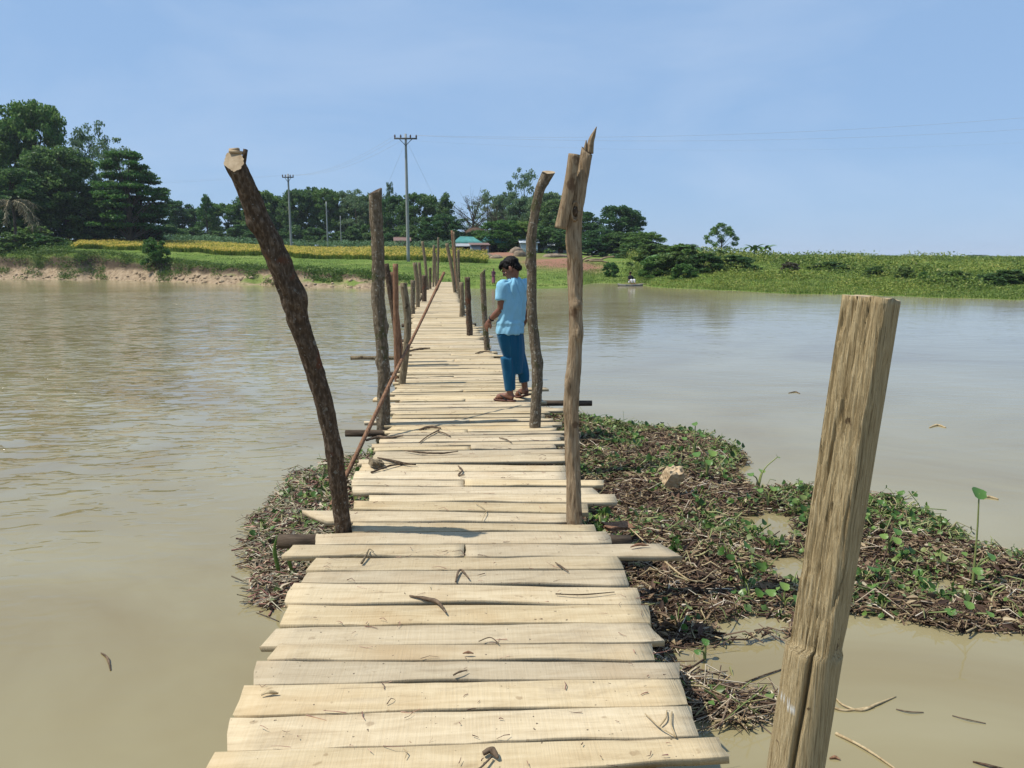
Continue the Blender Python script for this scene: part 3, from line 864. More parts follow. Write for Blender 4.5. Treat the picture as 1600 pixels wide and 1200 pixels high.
# the hewn near post at the right -------------------------------------
def near_post():
    d = 2.02
    bot = px(1246, 1200, d); top = px(1362, 464, bot.y / ray(1362, 464).y)
    ax = (top - bot).normalized()
    foot = bot - ax * ((bot.z + 1.4) / ax.z)
    Lt = (top - foot).length
    nst, sg = 200, 160
    nrmv = Vector((-.80, -.60, 0)); nrmv = (nrmv - ax * nrmv.dot(ax)).normalized()
    sid = ax.cross(nrmv).normalized()      # to the viewer's right
    if sid.x < 0: sid = -sid
    A = np.linspace(0, 2 * math.pi, sg, endpoint=False)
    hs = np.linspace(0, Lt, nst)
    h_notch = (px(1228, 990, d) - foot).dot(ax)
    V = np.zeros((nst, sg, 3)); paint = np.zeros((nst, sg))
    for i, h in enumerate(hs):
        t = (h - h_notch)
        ca, sa = np.cos(A), np.sin(A)      # ca: along nrm (front), sa: along sid (right)
        if t > 0:                          # hewn square section
            e = 0.34
            a = 0.0525 - .002 * t; b = 0.0535 + .002 * t
            r = 1.0 / ((np.abs(ca) ** (2 / e) + np.abs(sa) ** (2 / e)) ** (e / 2))
            x, y_ = r * ca * a, r * sa * b
            gr = vn(sa * 11 + 20 + 0.9 * vn(h * 3, 0, 3), np.full(sg, h * 3.1), 51) * 1.0 + .9 * vn(sa * 30 + 40 + 1.5 * vn(h * 4, 3, 4), h * 6.1 + ca * 2, 52) + .35 * vn(sa * 60, np.full(sg, h * 22), 50)
            k = 1 - np.clip(-gr - .12, 0, 1) * .30 * (ca > -.2) + .03 * vn(A * 3, np.full(sg, h * 9), 53)
            for q_, (fq, dp) in enumerate(((5.5, .20), (9.0, .13), (15., .09))):     # long fissures
                fz = vn(sa * fq + 1.3 * vn(h * 2.2, q_, 8) + 30, np.full(sg, h * (1.6 + q_)), 61 + q_)
                k = k - dp * np.clip(1 - np.abs(fz) / .05, 0, 1) * (ca > -.1)
            x *= k
            ch = np.clip((vn(np.full(sg, h * 8), A * 1.3, 55) - .25) * 5, 0, 1)   # chips on the corners
            y_ *= 1 - .10 * ch
        else:                              # round log below the notch
            x, y_ = ca * .071, sa * .070
            y_ = y_ - .006
            k = 1 + .03 * vn(ca * 2 + 5, np.full(sg, h * 1.5) + sa, 56)
            for (aa, dep, wdt) in ((.28 + .10 * math.sin(h * 4.1) + .05 * vn(h * 9, 1, 57), .42, .085), (-.62 + .06 * math.sin(h * 5 + 1), .10, .03)):
                da = (A - aa + math.pi) % (2 * math.pi) - math.pi
                k = k - dep * np.exp(-(da / wdt) ** 2)
            x, y_ = x * k, y_ * k
            paint[i] = ((abs(h - (h_notch - .155) + .02 * sa) < .011) & (ca > .1) & (sa < .25)) * (vn(A * 14, np.full(sg, h * 90.), 58) > .02)
        V[i] = np.array(foot)[None] + ax_np(ax) * h + x[:, None] * ax_np(nrmv) + y_[:, None] * ax_np(sid)
    # ragged rim at the notch
    top_i = V[-1].copy()
    V[-1] += ax_np(ax) * (0.006 * vn(A * 2.2, 0 * A, 59) + .002 * np.sin(A * 2))[:, None]
    vv = V.reshape(-1, 3)
    i = np.arange(nst - 1)[:, None] * sg; j = np.arange(sg)[None]; j2 = (j + 1) % sg
    Q = np.stack([i + j, i + j2, i + sg + j2, i + sg + j], -1).reshape(-1, 4)[:, ::-1]
    cidx = len(vv)
    vv = np.vstack([vv, V[-1].mean(0)])
    e = (nst - 1) * sg; jj = np.arange(sg)
    T = np.stack([np.full(sg, cidx), e + (jj + 1) % sg, e + jj], -1)
    o0 = np.array(bot)
    me = npmesh('post', vv - o0, [Q, T], [0] * len(Q) + [1] * sg)
    at = me.attributes.new('paint', 'FLOAT', 'POINT'); at.data.foreach_set('value', np.concatenate([paint.ravel(), [0]]).astype(np.float32))
    m = grain_mat('hewn_weathered_wood', [(0.28, (0.17, 0.118, 0.056)), (0.42, (0.33, 0.245, 0.128)), (0.56, (0.42, 0.325, 0.18)), (0.75, (0.50, 0.405, 0.25))], 14, (16, 16, 0.6), .9, 1.0, .010, detail=9, dist=.3,
                  spots=[(30, .70, (0.13, .09, .05))])
    nt = m.node_tree; bs = nt.nodes['Principled BSDF']
    src = bs.inputs['Base Color'].links[0].from_socket
    a_ = nd(nt, 'ShaderNodeAttribute', attribute_name='paint')
    nt.links.new(mix(nt, a_.outputs['Fac'], src, (.62, .60, .54)), bs.inputs['Base Color'])
    o = link('post', me, [m, M_END]); me.polygons.foreach_set('use_smooth', [True] * len(Q) + [False] * sg)
    o.location = bot
    to_bridge(o)
    o['label'] = 'thick hewn timber post nearest on the right, split below and squared above'
    # rusty nails driven across the grain
    for (u, v) in ():
        c = px(u, v, d - .085)
        V2, Q2, T2, _ = tube([c - sid * .022, c + sid * .02 - ax * .006], [.0022, .0022], 3, 5)
        local_part('nail', V2, [Q2, T2], plain_mat('rust', (.2, .07, .03), .9), o)
def ax_np(v): return np.array(v)
near_post()

# thin pole wedged beside the deck, slanting up over the planks
pa = pz(566, 691, .0); pb = px(694, 426, 8.0)
pf = pa - (pb - pa) * .45
pp = [pf, pa, pa.lerp(pb, .33) + Vector((0.0, 0, .012)), pa.lerp(pb, .66) + Vector((0, 0, -.008)), pb]
kn = [(t_, 1.0, .007, .006) for t_ in (.36, .45, .58, .7, .83, .93)]
V, Q, T, mi = tube([p - pa for p in pp], [.023, .021, .019, .016, .0135, .016], 70, 9, .10, 3, knots=kn)
o = link('slanting_pole', npmesh('slanting_pole', V, [Q, T]), M_BARK_RED, smooth=True); o.location = pa
tag(o, 'long thin brown pole slanting up over the deck from its left edge', 'pole')

# ------------------------------------------------------------------ floating debris mats
M_DEB = leaf_mat('dead_stems', [(0.0, (0.045, 0.023, 0.017)), (0.3, (0.11, 0.057, 0.040)), (0.55, (0.19, 0.108, 0.073)), (0.75, (0.32, 0.205, 0.125)), (0.9, (0.48, 0.36, 0.215)), (1.0, (0.18, 0.19, 0.07))], 0.0, .8)
M_DEBP = leaf_mat('pale_dead_stems', [(0.0, (0.14, 0.095, 0.065)), (0.5, (0.40, 0.32, 0.215)), (1.0, (0.64, 0.56, 0.43))], 0.0, .85)
M_HYA = leaf_mat('hyacinth_leaves', [(0.0, (0.045, 0.085, 0.022)), (0.4, (0.09, 0.15, 0.04)), (0.7, (0.17, 0.24, 0.075)), (0.85, (0.28, 0.32, 0.15)), (0.93, (0.4, 0.38, 0.24)), (1.0, (0.30, 0.24, 0.10))], 0.25, .4)
M_DEADL = leaf_mat('dead_leaf_shreds', [(0, (.04, .022, .016)), (.4, (.11, .06, .04)), (.7, (.22, .14, .085)), (.9, (.40, .30, .18)), (1, (.5, .42, .29))], .1, .7)
M_HYB = leaf_mat('bright_leaves', [(0.0, (0.06, 0.14, 0.026)), (0.6, (0.12, 0.22, 0.05)), (1.0, (0.22, 0.28, 0.08))], 0.25, .4)
M_STALK = leaf_mat('green_stalks', [(0.0, (0.10, 0.15, 0.04)), (0.6, (0.2, 0.24, 0.08)), (1.0, (0.34, 0.34, 0.15))], 0.1, .5)
M_MUD = grain_mat('wet_litter', [(0.3, (0.016, 0.011, 0.008)), (0.7, (0.07, 0.047, 0.033))], 24, (1, 1, 1), .6, 1.0, .03)
def wpoly(pts, z=-.5):
    return [tuple(pz(u, v, z)[:2]) for (u, v) in pts]
MATR = wpoly([(800, 632), (850, 636), (905, 645), (960, 655), (1010, 664), (1060, 668), (1100, 676), (1150, 697), (1168, 722), (1180, 752), (1215, 757), (1255, 752), (1300, 762), (1360, 770), (1420, 782), (1470, 806), (1530, 838), (1600, 850), (1760, 880),
              (1760, 985), (1640, 985), (1560, 975), (1500, 978), (1430, 962), (1370, 950), (1300, 948), (1262, 945), (1235, 985), (1160, 992), (1090, 1005), (1050, 1022), (1015, 1035), (960, 1010), (900, 900), (800, 760)])
HOLES = [wpoly([(1262, 905), (1300, 900), (1312, 930), (1270, 935)]), wpoly([(1440, 905), (1480, 900), (1490, 915), (1450, 922)]), wpoly([(1168, 800), (1200, 792), (1238, 800), (1250, 830), (1225, 842), (1180, 830)]), wpoly([(1205, 868), (1245, 868), (1250, 900), (1215, 905)]), wpoly([(1100, 968), (1180, 948), (1235, 962), (1225, 985), (1130, 990)])]
MATL = wpoly([(640, 700), (520, 712), (485, 728), (452, 736), (446, 760), (415, 790), (388, 805), (378, 850), (384, 890), (398, 925), (412, 948), (445, 942), (470, 925), (560, 900), (660, 800)])
STRIP = wpoly([(1035, 1030), (1120, 1062), (1190, 1072), (1240, 1082), (1245, 1110), (1180, 1122), (1110, 1112), (1060, 1095), (1020, 1070)])
def mat_height(x, y, poly, holes=(), top=.30):
    ins = inpoly(x, y, poly)
    d = polydist(x, y, poly)
    for h in holes:
        hd = polydist(x, y, h); hi = inpoly(x, y, h)
        d = np.where(hi, -1, np.minimum(d, hd)); ins &= ~hi
    d = d + .26 * vn(x * 2.6, y * 2.6, 61) + .16 * vn(x * 8, y * 8, 62)
    z = top * (1 - np.exp(-np.clip(d, 0, 9) / .5)) * (0.7 + .7 * vn(x * 1.6, y * 1.6, 63)) + .05 * vn(x * 6, y * 6, 64)
    return np.where(ins & (d > 0), z, -1), d
def litter(name, label, poly, holes, top, n_st, n_pale, n_leaf, n_green, n_stalk, seed, leafbias, kind='stuff', base=True, lmax=.34):
    rg = np.random.default_rng(seed)
    P = np.array(poly); lo = P.min(0); hi = P.max(0)
    def sample(n, bias=None):
        out = []
        tot = 0
        while tot < n:
            xy = rg.uniform(lo, hi, (n * 3, 2))
            z, d = mat_height(xy[:, 0], xy[:, 1], poly, holes, top)
            k = z > -.5
            if bias is not None: k &= rg.random(len(xy)) < bias(xy[:, 0], xy[:, 1], d)
            # under the deck only the fringe is seen
            out.append(np.c_[xy[k], z[k] + WATER]); tot += k.sum()
        return np.vstack(out)[:n]
    root = empty(name, (*P.mean(0), WATER))
    off = np.array(root.location)
    if base:
        g = 0.05
        xs = np.arange(lo[0], hi[0], g); ys = np.arange(lo[1], hi[1], g)
        X, Y = np.meshgrid(xs, ys, indexing='ij')
        z, d = mat_height(X.ravel(), Y.ravel(), poly, holes, top)
        Z = np.where(z > -.5, z * .8 - .02, -.09).reshape(X.shape) + WATER
        n, m = X.shape
        i = np.arange(n - 1)[:, None] * m + np.arange(m - 1)[None]
        keep = (np.maximum.reduce([Z[:-1, :-1], Z[1:, :-1], Z[1:, 1:], Z[:-1, 1:]]) > WATER - .06)
        Q = np.stack([i, i + m, i + m + 1, i + 1], -1)[keep]
        link('litter_base', npmesh('litter_base', np.stack([X, Y, Z], -1).reshape(-1, 3) - off, Q), M_MUD, root, True)
    def sticks(n, mat, nm, Lr, rr, lift, bias=None, bend=.25, tiltz=.22):
        p = sample(n, bias)
        a = rg.uniform(0, 2 * math.pi, n)
        a = np.where(rg.random(n) < .5, rg.normal(0.25, .5, n) + math.pi * rg.integers(0, 2, n), a)   # combed by the current
        D = np.stack([np.cos(a), np.sin(a), rg.normal(0, tiltz, n)], 1)
        L = rg.uniform(*Lr, n) * (0.5 + rg.random(n) ** 2)
        r = rg.uniform(*rr, n)
        p[:, 2] += rg.uniform(-.01, lift, n)
        p -= D * (L / 2)[:, None]
        p[:, 2] = np.maximum(p[:, 2], WATER - .01)
        V, Q = stick_field(p - off, D, L, r, rg, bend)
        o = link(nm, npmesh(nm, V, Q), mat, root, True); o['kind'] = 'stuff'
    if n_st: sticks(n_st, M_DEB, 'dead_stems', (.07, lmax), (.003, .0085), .03, None, .35, .15)
    if n_pale: sticks(n_pale, M_DEBP, 'pale_stems', (.08, lmax * 1.3), (.002, .0065), .03, None, .35, .15)
    if n_stalk: sticks(n_stalk, M_STALK, 'green_stalks', (.08, .24), (.003, .007), .07, leafbias, .3, .5)
    def leaves(n, mat, nm, sz, bias, lift):
        p = sample(n, bias); p[:, 2] += rg.uniform(.0, lift, n)
        s = rg.uniform(*sz, n)
        V, T = leaf_field(p - off, s, rg, .45, .8)
        o = link(nm, npmesh(nm, V, T), mat, root); o['kind'] = 'stuff'
    if n_st > 2000:       # shreds of dead leaf matted between the stems
        p = sample(n_st // (2 if n_pale > n_st else 4)); p[:, 2] += rg.uniform(0, .04, len(p))
        V, T = leaf_field(p - off, rg.uniform(.04, .13, len(p)), rg, .5, .28)
        o = link('dead_leaves', npmesh('dead_leaves', V, T), M_DEBP if n_pale > n_st else M_DEADL, root); o['kind'] = 'stuff'
    if n_leaf: leaves(n_leaf, M_HYA, 'floating_leaves', (.02, .07), leafbias, .06)
    if n_green: leaves(n_green, M_HYB, 'bright_leaves', (.025, .06), leafbias, .08)
    tag(root, label, 'debris', kind=kind)
    return root
uB = lambda x, y: ud(x, y)
def biasR(x, y, d):
    u, dd = ud(x, y)
    b = .035 + .8 * np.exp(-(d / .35) ** 2) * (dd > 4.2) * np.clip(vn(x * 2.2, y * 2.2, 74) * 3 + .6, 0, 1) + .75 * np.clip((dd - 4.9) / 1.0, 0, 1) * np.clip(vn(x * 1.8, y * 1.8, 71) * 2.5 + .35, 0, 1)
    return np.clip(b, .02, 1)
litter('debris_raft', 'wide raft of dead stems and water plants right of the bridge', MATR, HOLES, .115, 27000, 4600, 3400, 500, 1900, 3, biasR, lmax=.2)
litter('debris_heap', 'small heap of pale dead plants against the left side of the bridge', MATL, [], .17, 3000, 5200, 700, 160, 300, 4, lambda x, y, d: np.clip(.25 + .7 * (y > 5.0), 0, 1), lmax=.19)
litter('reed_clump', 'clump of broken brown reeds floating in front of the raft', STRIP, [], .06, 420, 260, 16, 8, 30, 6, lambda x, y, d: 1.0 + 0 * x, base=False)

# water plants rising out of the raft
def disc_leaf(c, nrm, r, stretch=1.15):
    nrm = Vector(nrm).normalized()
    a = nrm.cross(Vector((.3, 1, .1))).normalized(); b = nrm.cross(a)
    n = 12
    V = [Vector(c)]
    for k in range(n):
        t = 2 * math.pi * k / n
        rr = r * .6 * (1 - .35 * math.exp(-((t - math.pi + 0.0) / .4) ** 2)) * (1 + .12 * math.exp(-(min(t, 2 * math.pi - t) / .4) ** 2))
        V.append(Vector(c) + a * math.cos(t) * rr * stretch + b * math.sin(t) * rr + nrm * (.16 * r * math.cos(2 * t) + .10 * r))
    return np.array(V), np.array([[0, k + 1, (k + 1) % n + 1] for k in range(n)])
def water_plant(base, leaves, label, group='single water plants on the raft', name='water_plant', mat=None):
    root = empty(name, base)
    for (dx, dy, h, r, nx, ny) in leaves:
        e = Vector((dx, dy, h))
        V, Q, T, _ = tube([(0, 0, -.08), (dx * .25, dy * .25, h * .5), e], [.009, .0065, .0045], 10, 6)
        link('stalk', npmesh('stalk', V, [Q, T]), M_STALK, root, True)
        V, T = disc_leaf(e, (nx, ny, 1), r)
        link('leaf', npmesh('leaf', V, T), mat or M_HYB, root, True)
    tag(root, label, 'plant', group)
    return root
def mz(u, v):
    p = pz(u, v, -.42); return p
water_plant(pz(1521, 900, -.45), [(-.02, 0, .56, .075, .1, -.9), (.06, -.05, .16, .06, .5, -.5), (-.03, -.08, .07, .05, -.3, -.6), (.12, .03, .10, .055, .6, .1)], 'tall water plant with one long stalk and a flat top leaf at the right')
water_plant(pz(1085, 700, -.38), [(0, 0, .26, .05, -.6, -.4), (.10, .05, .12, .05, .2, -.5), (-.10, .02, .10, .045, -.2, -.4)], 'water plant with a round dark leaf standing above the raft\'s far edge')
water_plant(pz(1185, 755, -.45), [(.18, .03, .24, .04, .8, -.2), (.05, .05, .10, .05, .1, -.3), (-.08, -.02, .09, .05, -.3, -.2)], 'water plant with a thin stalk bent over the open water')
water_plant(pz(1105, 730, -.35), [(.04, -.02, .14, .07, .1, -.6), (-.09, .03, .12, .065, -.4, -.3), (.14, .04, .10, .06, .5, -.2), (-.02, -.12, .08, .055, -.1, -.7)], 'bushy bright green water plant near the raft\'s far corner')
water_plant(pz(1200, 690 + 90, -.45), [(.03, -.02, .10, .05, .2, -.5), (-.07, .0, .08, .045, -.4, -.3)], 'small pale green water plant beside the gap in the raft')
water_plant(pz(1390, 850, -.4), [(.05, 0, .09, .05, .2, -.6), (-.06, -.03, .07, .045, -.3, -.4), (.0, -.09, .06, .05, 0, -.7)], 'low green water plant just right of the hewn post')
water_plant(pz(1512, 965, -.52), [(.0, 0, .08, .05, .1, -.6), (-.12, -.02, .05, .05, -.2, -.4), (.09, -.06, .05, .04, .3, -.4)], 'yellow green water plant at the raft\'s near right edge')
water_plant(pz(1102, 1022, -.52), [(.0, 0, .07, .035, .1, -.6), (-.05, -.03, .03, .03, -.2, -.4)], 'single bright leaf floating by the long near planks')
water_plant(pz(1225, 940, -.5), [(.0, 0, .10, .05, .1, -.6), (-.09, -.02, .07, .05, -.2, -.4), (.05, -.08, .05, .05, .2, -.6)], 'grey green water plant left of the hewn post')
# small rosettes of hyacinth growing through the raft
def rosettes(poly, holes, top, n, seed, root_name, label, keep):
    rg = np.random.default_rng(seed); P = np.array(poly); lo = P.min(0); hi = P.max(0)
    xy = rg.uniform(lo, hi, (n * 12, 2)); z, d = mat_height(xy[:, 0], xy[:, 1], poly, holes, top)
    k = (z > -.5) & (rg.random(len(xy)) < keep(xy[:, 0], xy[:, 1], d)); xy = xy[k][:n]; z = z[k][:n] + WATER
    st = MB(); lf = MB()
    for (x, y), zz in zip(xy, z):
        for j in range(int(rg.integers(4, 10))):
            a = rg.uniform(0, 6.28); R_ = rg.uniform(.02, .13); h = rg.uniform(.02, .11)
            e = np.array([x + math.cos(a) * R_, y + math.sin(a) * R_, zz + h])
            st.tube([(x, y, zz - .02), ((x + e[0]) / 2, (y + e[1]) / 2, zz + h * .75), e], [.005, .004, .003], n=5, seg=4)
            V, T = disc_leaf(e, (math.cos(a) * .8 + rg.normal() * .4, math.sin(a) * .8 + rg.normal() * .4 - .3, rg.uniform(.2, 1)), rg.uniform(.016, .045), rg.uniform(1.0, 1.6))
            lf.add(V, None, T)
    r = empty(root_name, (*P.mean(0), WATER)); off = np.array(r.location)
    for m_, nm, mt in ((st, 'stalks', M_STALK), (lf, 'rosette_leaves', M_HYR)):
        m_.V = [v - off for v in m_.V]; o = m_.build(nm, mt, r, True); o['kind'] = 'stuff'
    tag(r, label, 'plants', kind='stuff')
M_HYR = leaf_mat('rosette_leaves', [(0.0, (0.03, 0.07, 0.014)), (0.4, (0.065, 0.135, 0.026)), (0.75, (0.12, 0.22, 0.045)), (0.92, (0.24, 0.30, 0.09)), (1.0, (0.36, 0.34, 0.14))], 0.25, .35)
rosettes(MATR, HOLES, .115, 210, 31, 'hyacinth_rosettes', 'small green water hyacinths growing through the right raft', biasR)
rosettes(MATL, [], .17, 22, 32, 'hyacinth_rosettes', 'small green water hyacinths in the left heap', lambda x, y, d: np.clip(.15 + .8 * (y > 5.2), 0, 1))
# yellowing green leaves stuck up beside the deck on the left
g = empty('leaf_shoot', pz(437, 880, -.4))
for (dx, h, w_) in ((-.01, .2, .022), (.075, .14, .02)):
    V, Q, T, _ = tube([(dx, 0, -.05), (dx - .015, -.03, h * .5), (dx + .012, -.06, h)], [w_ * .6, w_ * .7, .003], 10, 5)
    V[:, 1] = V[:, 1] * .6
    link('leaf', npmesh('leaf', V, [Q, T]), M_HYB, g, True)
tag(g, 'pair of yellow green leaf blades sticking up left of the deck', 'plant')
# broken pale wood block on the raft
def chunk(name, loc, size, mat, seed, rot=(0, 0, 0)):
    bm = bmesh.new(); bmesh.ops.create_cube(bm, size=1)
    bmesh.ops.subdivide_edges(bm, edges=bm.edges[:], cuts=5, use_grid_fill=True)
    for v in bm.verts:
        p = v.co
        n = float(vn(p.x * 3 + seed, p.y * 3 + p.z * 2, seed)) + .5 * float(vn(p.x * 9, p.z * 9 + p.y * 7, seed + 1))
        v.co = p * (1 + .35 * n)
        if p.z > .3: v.co.z += .25 * float(vn(p.x * 6, p.y * 6, seed + 2))
        v.co.x *= size[0]; v.co.y *= size[1]; v.co.z *= size[2]
    me = bpy.data.meshes.new(name); bm.to_mesh(me); bm.free()
    o = link(name, me, mat); o.location = loc; o.rotation_euler = rot
    return o
M_CHUNK = grain_mat('broken_pale_wood', [(0.3, (0.33, 0.22, 0.12)), (0.6, (0.58, 0.44, 0.27)), (0.8, (0.68, 0.55, 0.37))], 8, (1, 1, 4), .85, .8, .01)
tag(chunk('wood_block', pz(1050, 745, -.28), (.16, .10, .15), M_CHUNK, 5, (.5, .2, .4)), 'broken pale yellow wood block lying on the raft', 'wood')
tag(chunk('bark_scrap', pz(965, 822, -.33), (.22, .10, .03), M_BARK_RED, 7, (.1, .1, .3)), 'reddish bark scrap on the raft beside the tall split post', 'bark')

# floating sticks and scraps on the open water
def stick(name, pts, r, mat, label, cat='stick', group=None, n=14, parts=(), rough=.15, seed=3):
    c = Vector(pts[0])
    r = [q * .68 for q in r]; rough = max(rough, .35)
    seed = int(abs(pts[0].x * 91 + pts[0].y * 37)) % 89
    V, Q, T, _ = tube([Vector(p) - c for p in pts], r, n + 6, 7, rough, seed, (1.0, 28.0))
    if parts:
        root = empty(name, c); link('stem', npmesh('stem', V, [Q, T]), mat, root, True)
        for (pp, rr) in parts:
            V, Q, T, _ = tube([Vector(p) - c for p in pp], rr, 8, 6, rough, seed + 1)
            link('fork', npmesh('fork', V, [Q, T]), mat, root, True)
        tag(root, label, cat, group); return root
    o = link(name, npmesh(name, V, [Q, T]), mat, smooth=True); o.location = c
    return tag(o, label, cat, group)
Z0 = WATER + .004
def pw(*uv, z=Z0): return [pz(u, v, z + (.004 if k % 2 else 0)) for k, (u, v) in enumerate(uv)]
G1 = 'sticks floating on the river'
stick('floating_stick', pw((158, 1020), (168, 1028), (173, 1047)), [.004, .010, .005], M_TWIG, 'small dark bent stick floating alone on the left', group=G1)
stick('floating_stick', pw((1306, 1146), (1350, 1168), (1400, 1202)), [.012, .009, .006], M_STRAW, 'straw coloured reed floating at the bottom right', group=G1)
stick('floating_stick', pw((1400, 1108), (1420, 1112), (1443, 1113)), [.003, .005, .003], M_TWIG, 'short brown reed drifting right of the hewn post', group=G1)
stick('floating_stick', pw((1488, 1118), (1512, 1124), (1540, 1130)), [.003, .004, .003], M_TWIG, 'faint brown reed drifting farthest right near the bottom', group=G1)
stick('floating_stick', pw((1290, 1080), (1296, 1100), (1320, 1110), (1365, 1104)), [.007, .009, .008, .005], M_STRAW, 'curled yellow brown reed beside the hewn post', group=G1)
stick('floating_stick', pw((1305, 1090), (1318, 1102), (1345, 1110), (1370, 1100), (1400, 1088)), [.005, .008, .010, .006, .003], M_STRAW, 'forked reed bundle floating right of the hewn post', group=G1)
stick('floating_stick', pw((1520, 1190), (1545, 1196), (1580, 1204)), [.004, .009, .004], M_BARK_DARK, 'dark twig floating at the bottom right corner', group=G1)
stick('floating_stick', pw((400, 957), (420, 964), (436, 971)), [.003, .004, .003], M_TWIG, 'thin twig pointing out of the left deck edge', group=G1)
stick('floating_stick', pw((1452, 668), (1465, 664), (1478, 668)), [.01, .022, .01], M_STRAW, 'pale scrap of bark floating on the open right water', cat='bark', rough=.5)
stick('floating_stick', pw((1530, 778), (1545, 776), (1560, 780)), [.012, .018, .01], M_STRAW, 'yellowish tuft floating behind the tall water plant', cat='tuft', rough=.6)
stick('floating_stick', pw((1232, 614), (1243, 612), (1250, 615)), [.008, .012, .008], M_TWIG, 'tiny dark scrap on the far right water', cat='bark', rough=.5)
stick('floating_leaf', pw((1296, 1185), (1305, 1183), (1313, 1187)), [.004, .012, .004], M_BARK_RED, 'small red brown leaf floating at the bottom near the hewn post', cat='leaf')
stick('floating_stick', pw((1140, 1078), (1180, 1060), (1245, 1038)), [.008, .006, .004], M_BARK_DARK, 'long dark twig sloping out from the near planks', group=G1)
stick('reed_stem', [pz(985, 826, -.15), pz(1075, 905, -.2), pz(1120, 890, -.25)], [.006, .007, .004], M_STRAW, 'long pale reed lying across the raft by the protruding plank', cat='reed')

# litter on the deck
ZD = .012
def pd(*uv, z=ZD): return [pz(u, v, z + (.006 if k % 2 else 0)) for k, (u, v) in enumerate(uv)]
G2 = 'twigs and bark on the deck'
stick('bark_strip', pd((640, 931), (662, 935), (684, 941), (697, 957)), [.006, .014, .012, .004], M_TWIG, 'curled grey bark strip lying on the near planks', cat='bark', group=G2)
stick('twig', pd((712, 909), (716, 893), (722, 891), (733, 904)), [.006, .009, .009, .004], M_TWIG, 'bent twig shaped like a hairpin in mid deck', cat='twig', group=G2)
stick('twig', pd((565, 880), (573, 866), (577, 858), (584, 862)), [.009, .009, .005, .003], M_OLIVE, 'short twig with a hooked end near the left edge', cat='twig', group=G2)
stick('twig', pd((580, 738), (605, 729), (628, 724)), [.011, .011, .014], M_BARK_DARK, 'dark forked stick on the left of the deck', cat='twig', group=G2, parts=[(pd((628, 724), (610, 719), (590, 715)), [.014, .009, .005]), (pd((628, 724), (640, 725), (650, 726)), [.012, .008, .005])])
o = chunk('bark_scrap', pz(588, 724, .03), (.09, .11, .045), M_OLIVE, 9, (0, .2, .4)); tag(o, 'lump of curled bark beside the dark forked stick', 'bark', G2)
stick('twig', pd((655, 671), (672, 667), (689, 669)), [.012, .02, .010], M_TWIG, 'thick knotted twig across the deck below the second left post', cat='twig', group=G2, rough=.5, parts=[(pd((686, 672), (670, 680), (655, 692)), [.008, .006, .005]), (pd((684, 674), (695, 677), (704, 682)), [.006, .005, .004])])
stick('twig', pd((572, 688), (590, 683), (605, 684), (630, 681)), [.012, .022, .015, .008], M_TWIG, 'tangle of dark twigs by the foot of the slanting pole', cat='twig', group=G2, rough=.6)
stick('twig', pd((632, 704), (660, 707), (690, 708), (716, 705)), [.007, .013, .012, .006], M_TWIG, 'long low strip of bark across mid deck', cat='bark', group=G2)
stick('twig', pd((753, 814), (757, 804), (759, 797), (742, 785)), [.003, .004, .004, .003], M_STRAW, 'thin bent straw right of the big shadow', cat='straw', group=G2)
stick('dry_leaf', pd((985, 855), (998, 851), (1014, 852)), [.004, .014, .004], M_BARK_RED, 'brown dead leaf on the long protruding plank', cat='leaf', group=G2)
stick('dry_leaf', pd((755, 1178), (768, 1172), (778, 1184)), [.010, .020, .006], M_TWIG, 'crumpled grey leaf at the bottom centre of the deck', cat='leaf', group=G2, rough=.6, parts=[(pd((768, 1182), (750, 1200), (738, 1206)), [.004, .004, .003])])
stick('twig', pd((1008, 1115), (1030, 1135), (1056, 1151)), [.003, .004, .003], M_STRAW, 'straw wisps on the right of the near planks', cat='straw', group=G2, parts=[(pd((1056, 1151), (1048, 1130), (1050, 1112)), [.003, .003, .002]), (pd((1030, 1135), (1040, 1122), (1042, 1110)), [.003, .003, .002])])
stick('dry_leaf', pd((723, 1021), (731, 1019), (740, 1021)), [.003, .009, .003], M_BARK_RED, 'tiny orange brown leaf in the middle of the deck', cat='leaf', group=G2)
stick('twig', pd((708, 1055), (718, 1050), (730, 1047)), [.005, .006, .003], M_TWIG, 'small grey twig left of centre on the near planks', cat='twig', group=G2)
stick('twig', pd((868, 879), (877, 885), (888, 893)), [.005, .006, .004], M_TWIG, 'short slanting twig on the right half of the deck', cat='twig', group=G2)
stick('twig', pd((868, 928), (910, 929), (960, 925)), [.004, .005, .003], M_BARK_DARK, 'straight thin dark twig in the gap at the right', cat='twig', group=G2)
stick('twig', pd((748, 1002), (766, 996), (779, 1005)), [.003, .003, .003], M_TWIG, 'fine bowed stem right of centre on the near planks', cat='twig', group=G2)
stick('dry_leaf', pd((408, 1086), (420, 1081), (435, 1083)), [.004, .012, .004], M_STRAW, 'dried yellow leaf scrap on the left of the near planks', cat='leaf', group=G2, rough=.6)
stick('twig', pd((716, 728), (722, 735), (716, 742), (726, 742)), [.008, .012, .010, .006], M_TWIG, 'curl of dry bark on the deck centre above the big shadow', cat='twig', group=G2, rough=.4)
stick('twig', pd((640, 548), (656, 545), (672, 544)), [.02, .028, .015], M_TWIG, 'knot of twigs on the far deck before the short posts', cat='twig', group=G2, rough=.6)
stick('twig', pd((743, 552), (757, 549), (768, 550)), [.015, .02, .012], M_TWIG, 'twigs caught at the foot of the slim grey post', cat='twig', group=G2, rough=.6)
stick('twig', pd((780, 684), (792, 687), (800, 692)), [.006, .008, .004], M_TWIG, 'small dark twig below the boy\'s feet', cat='twig', group=G2)
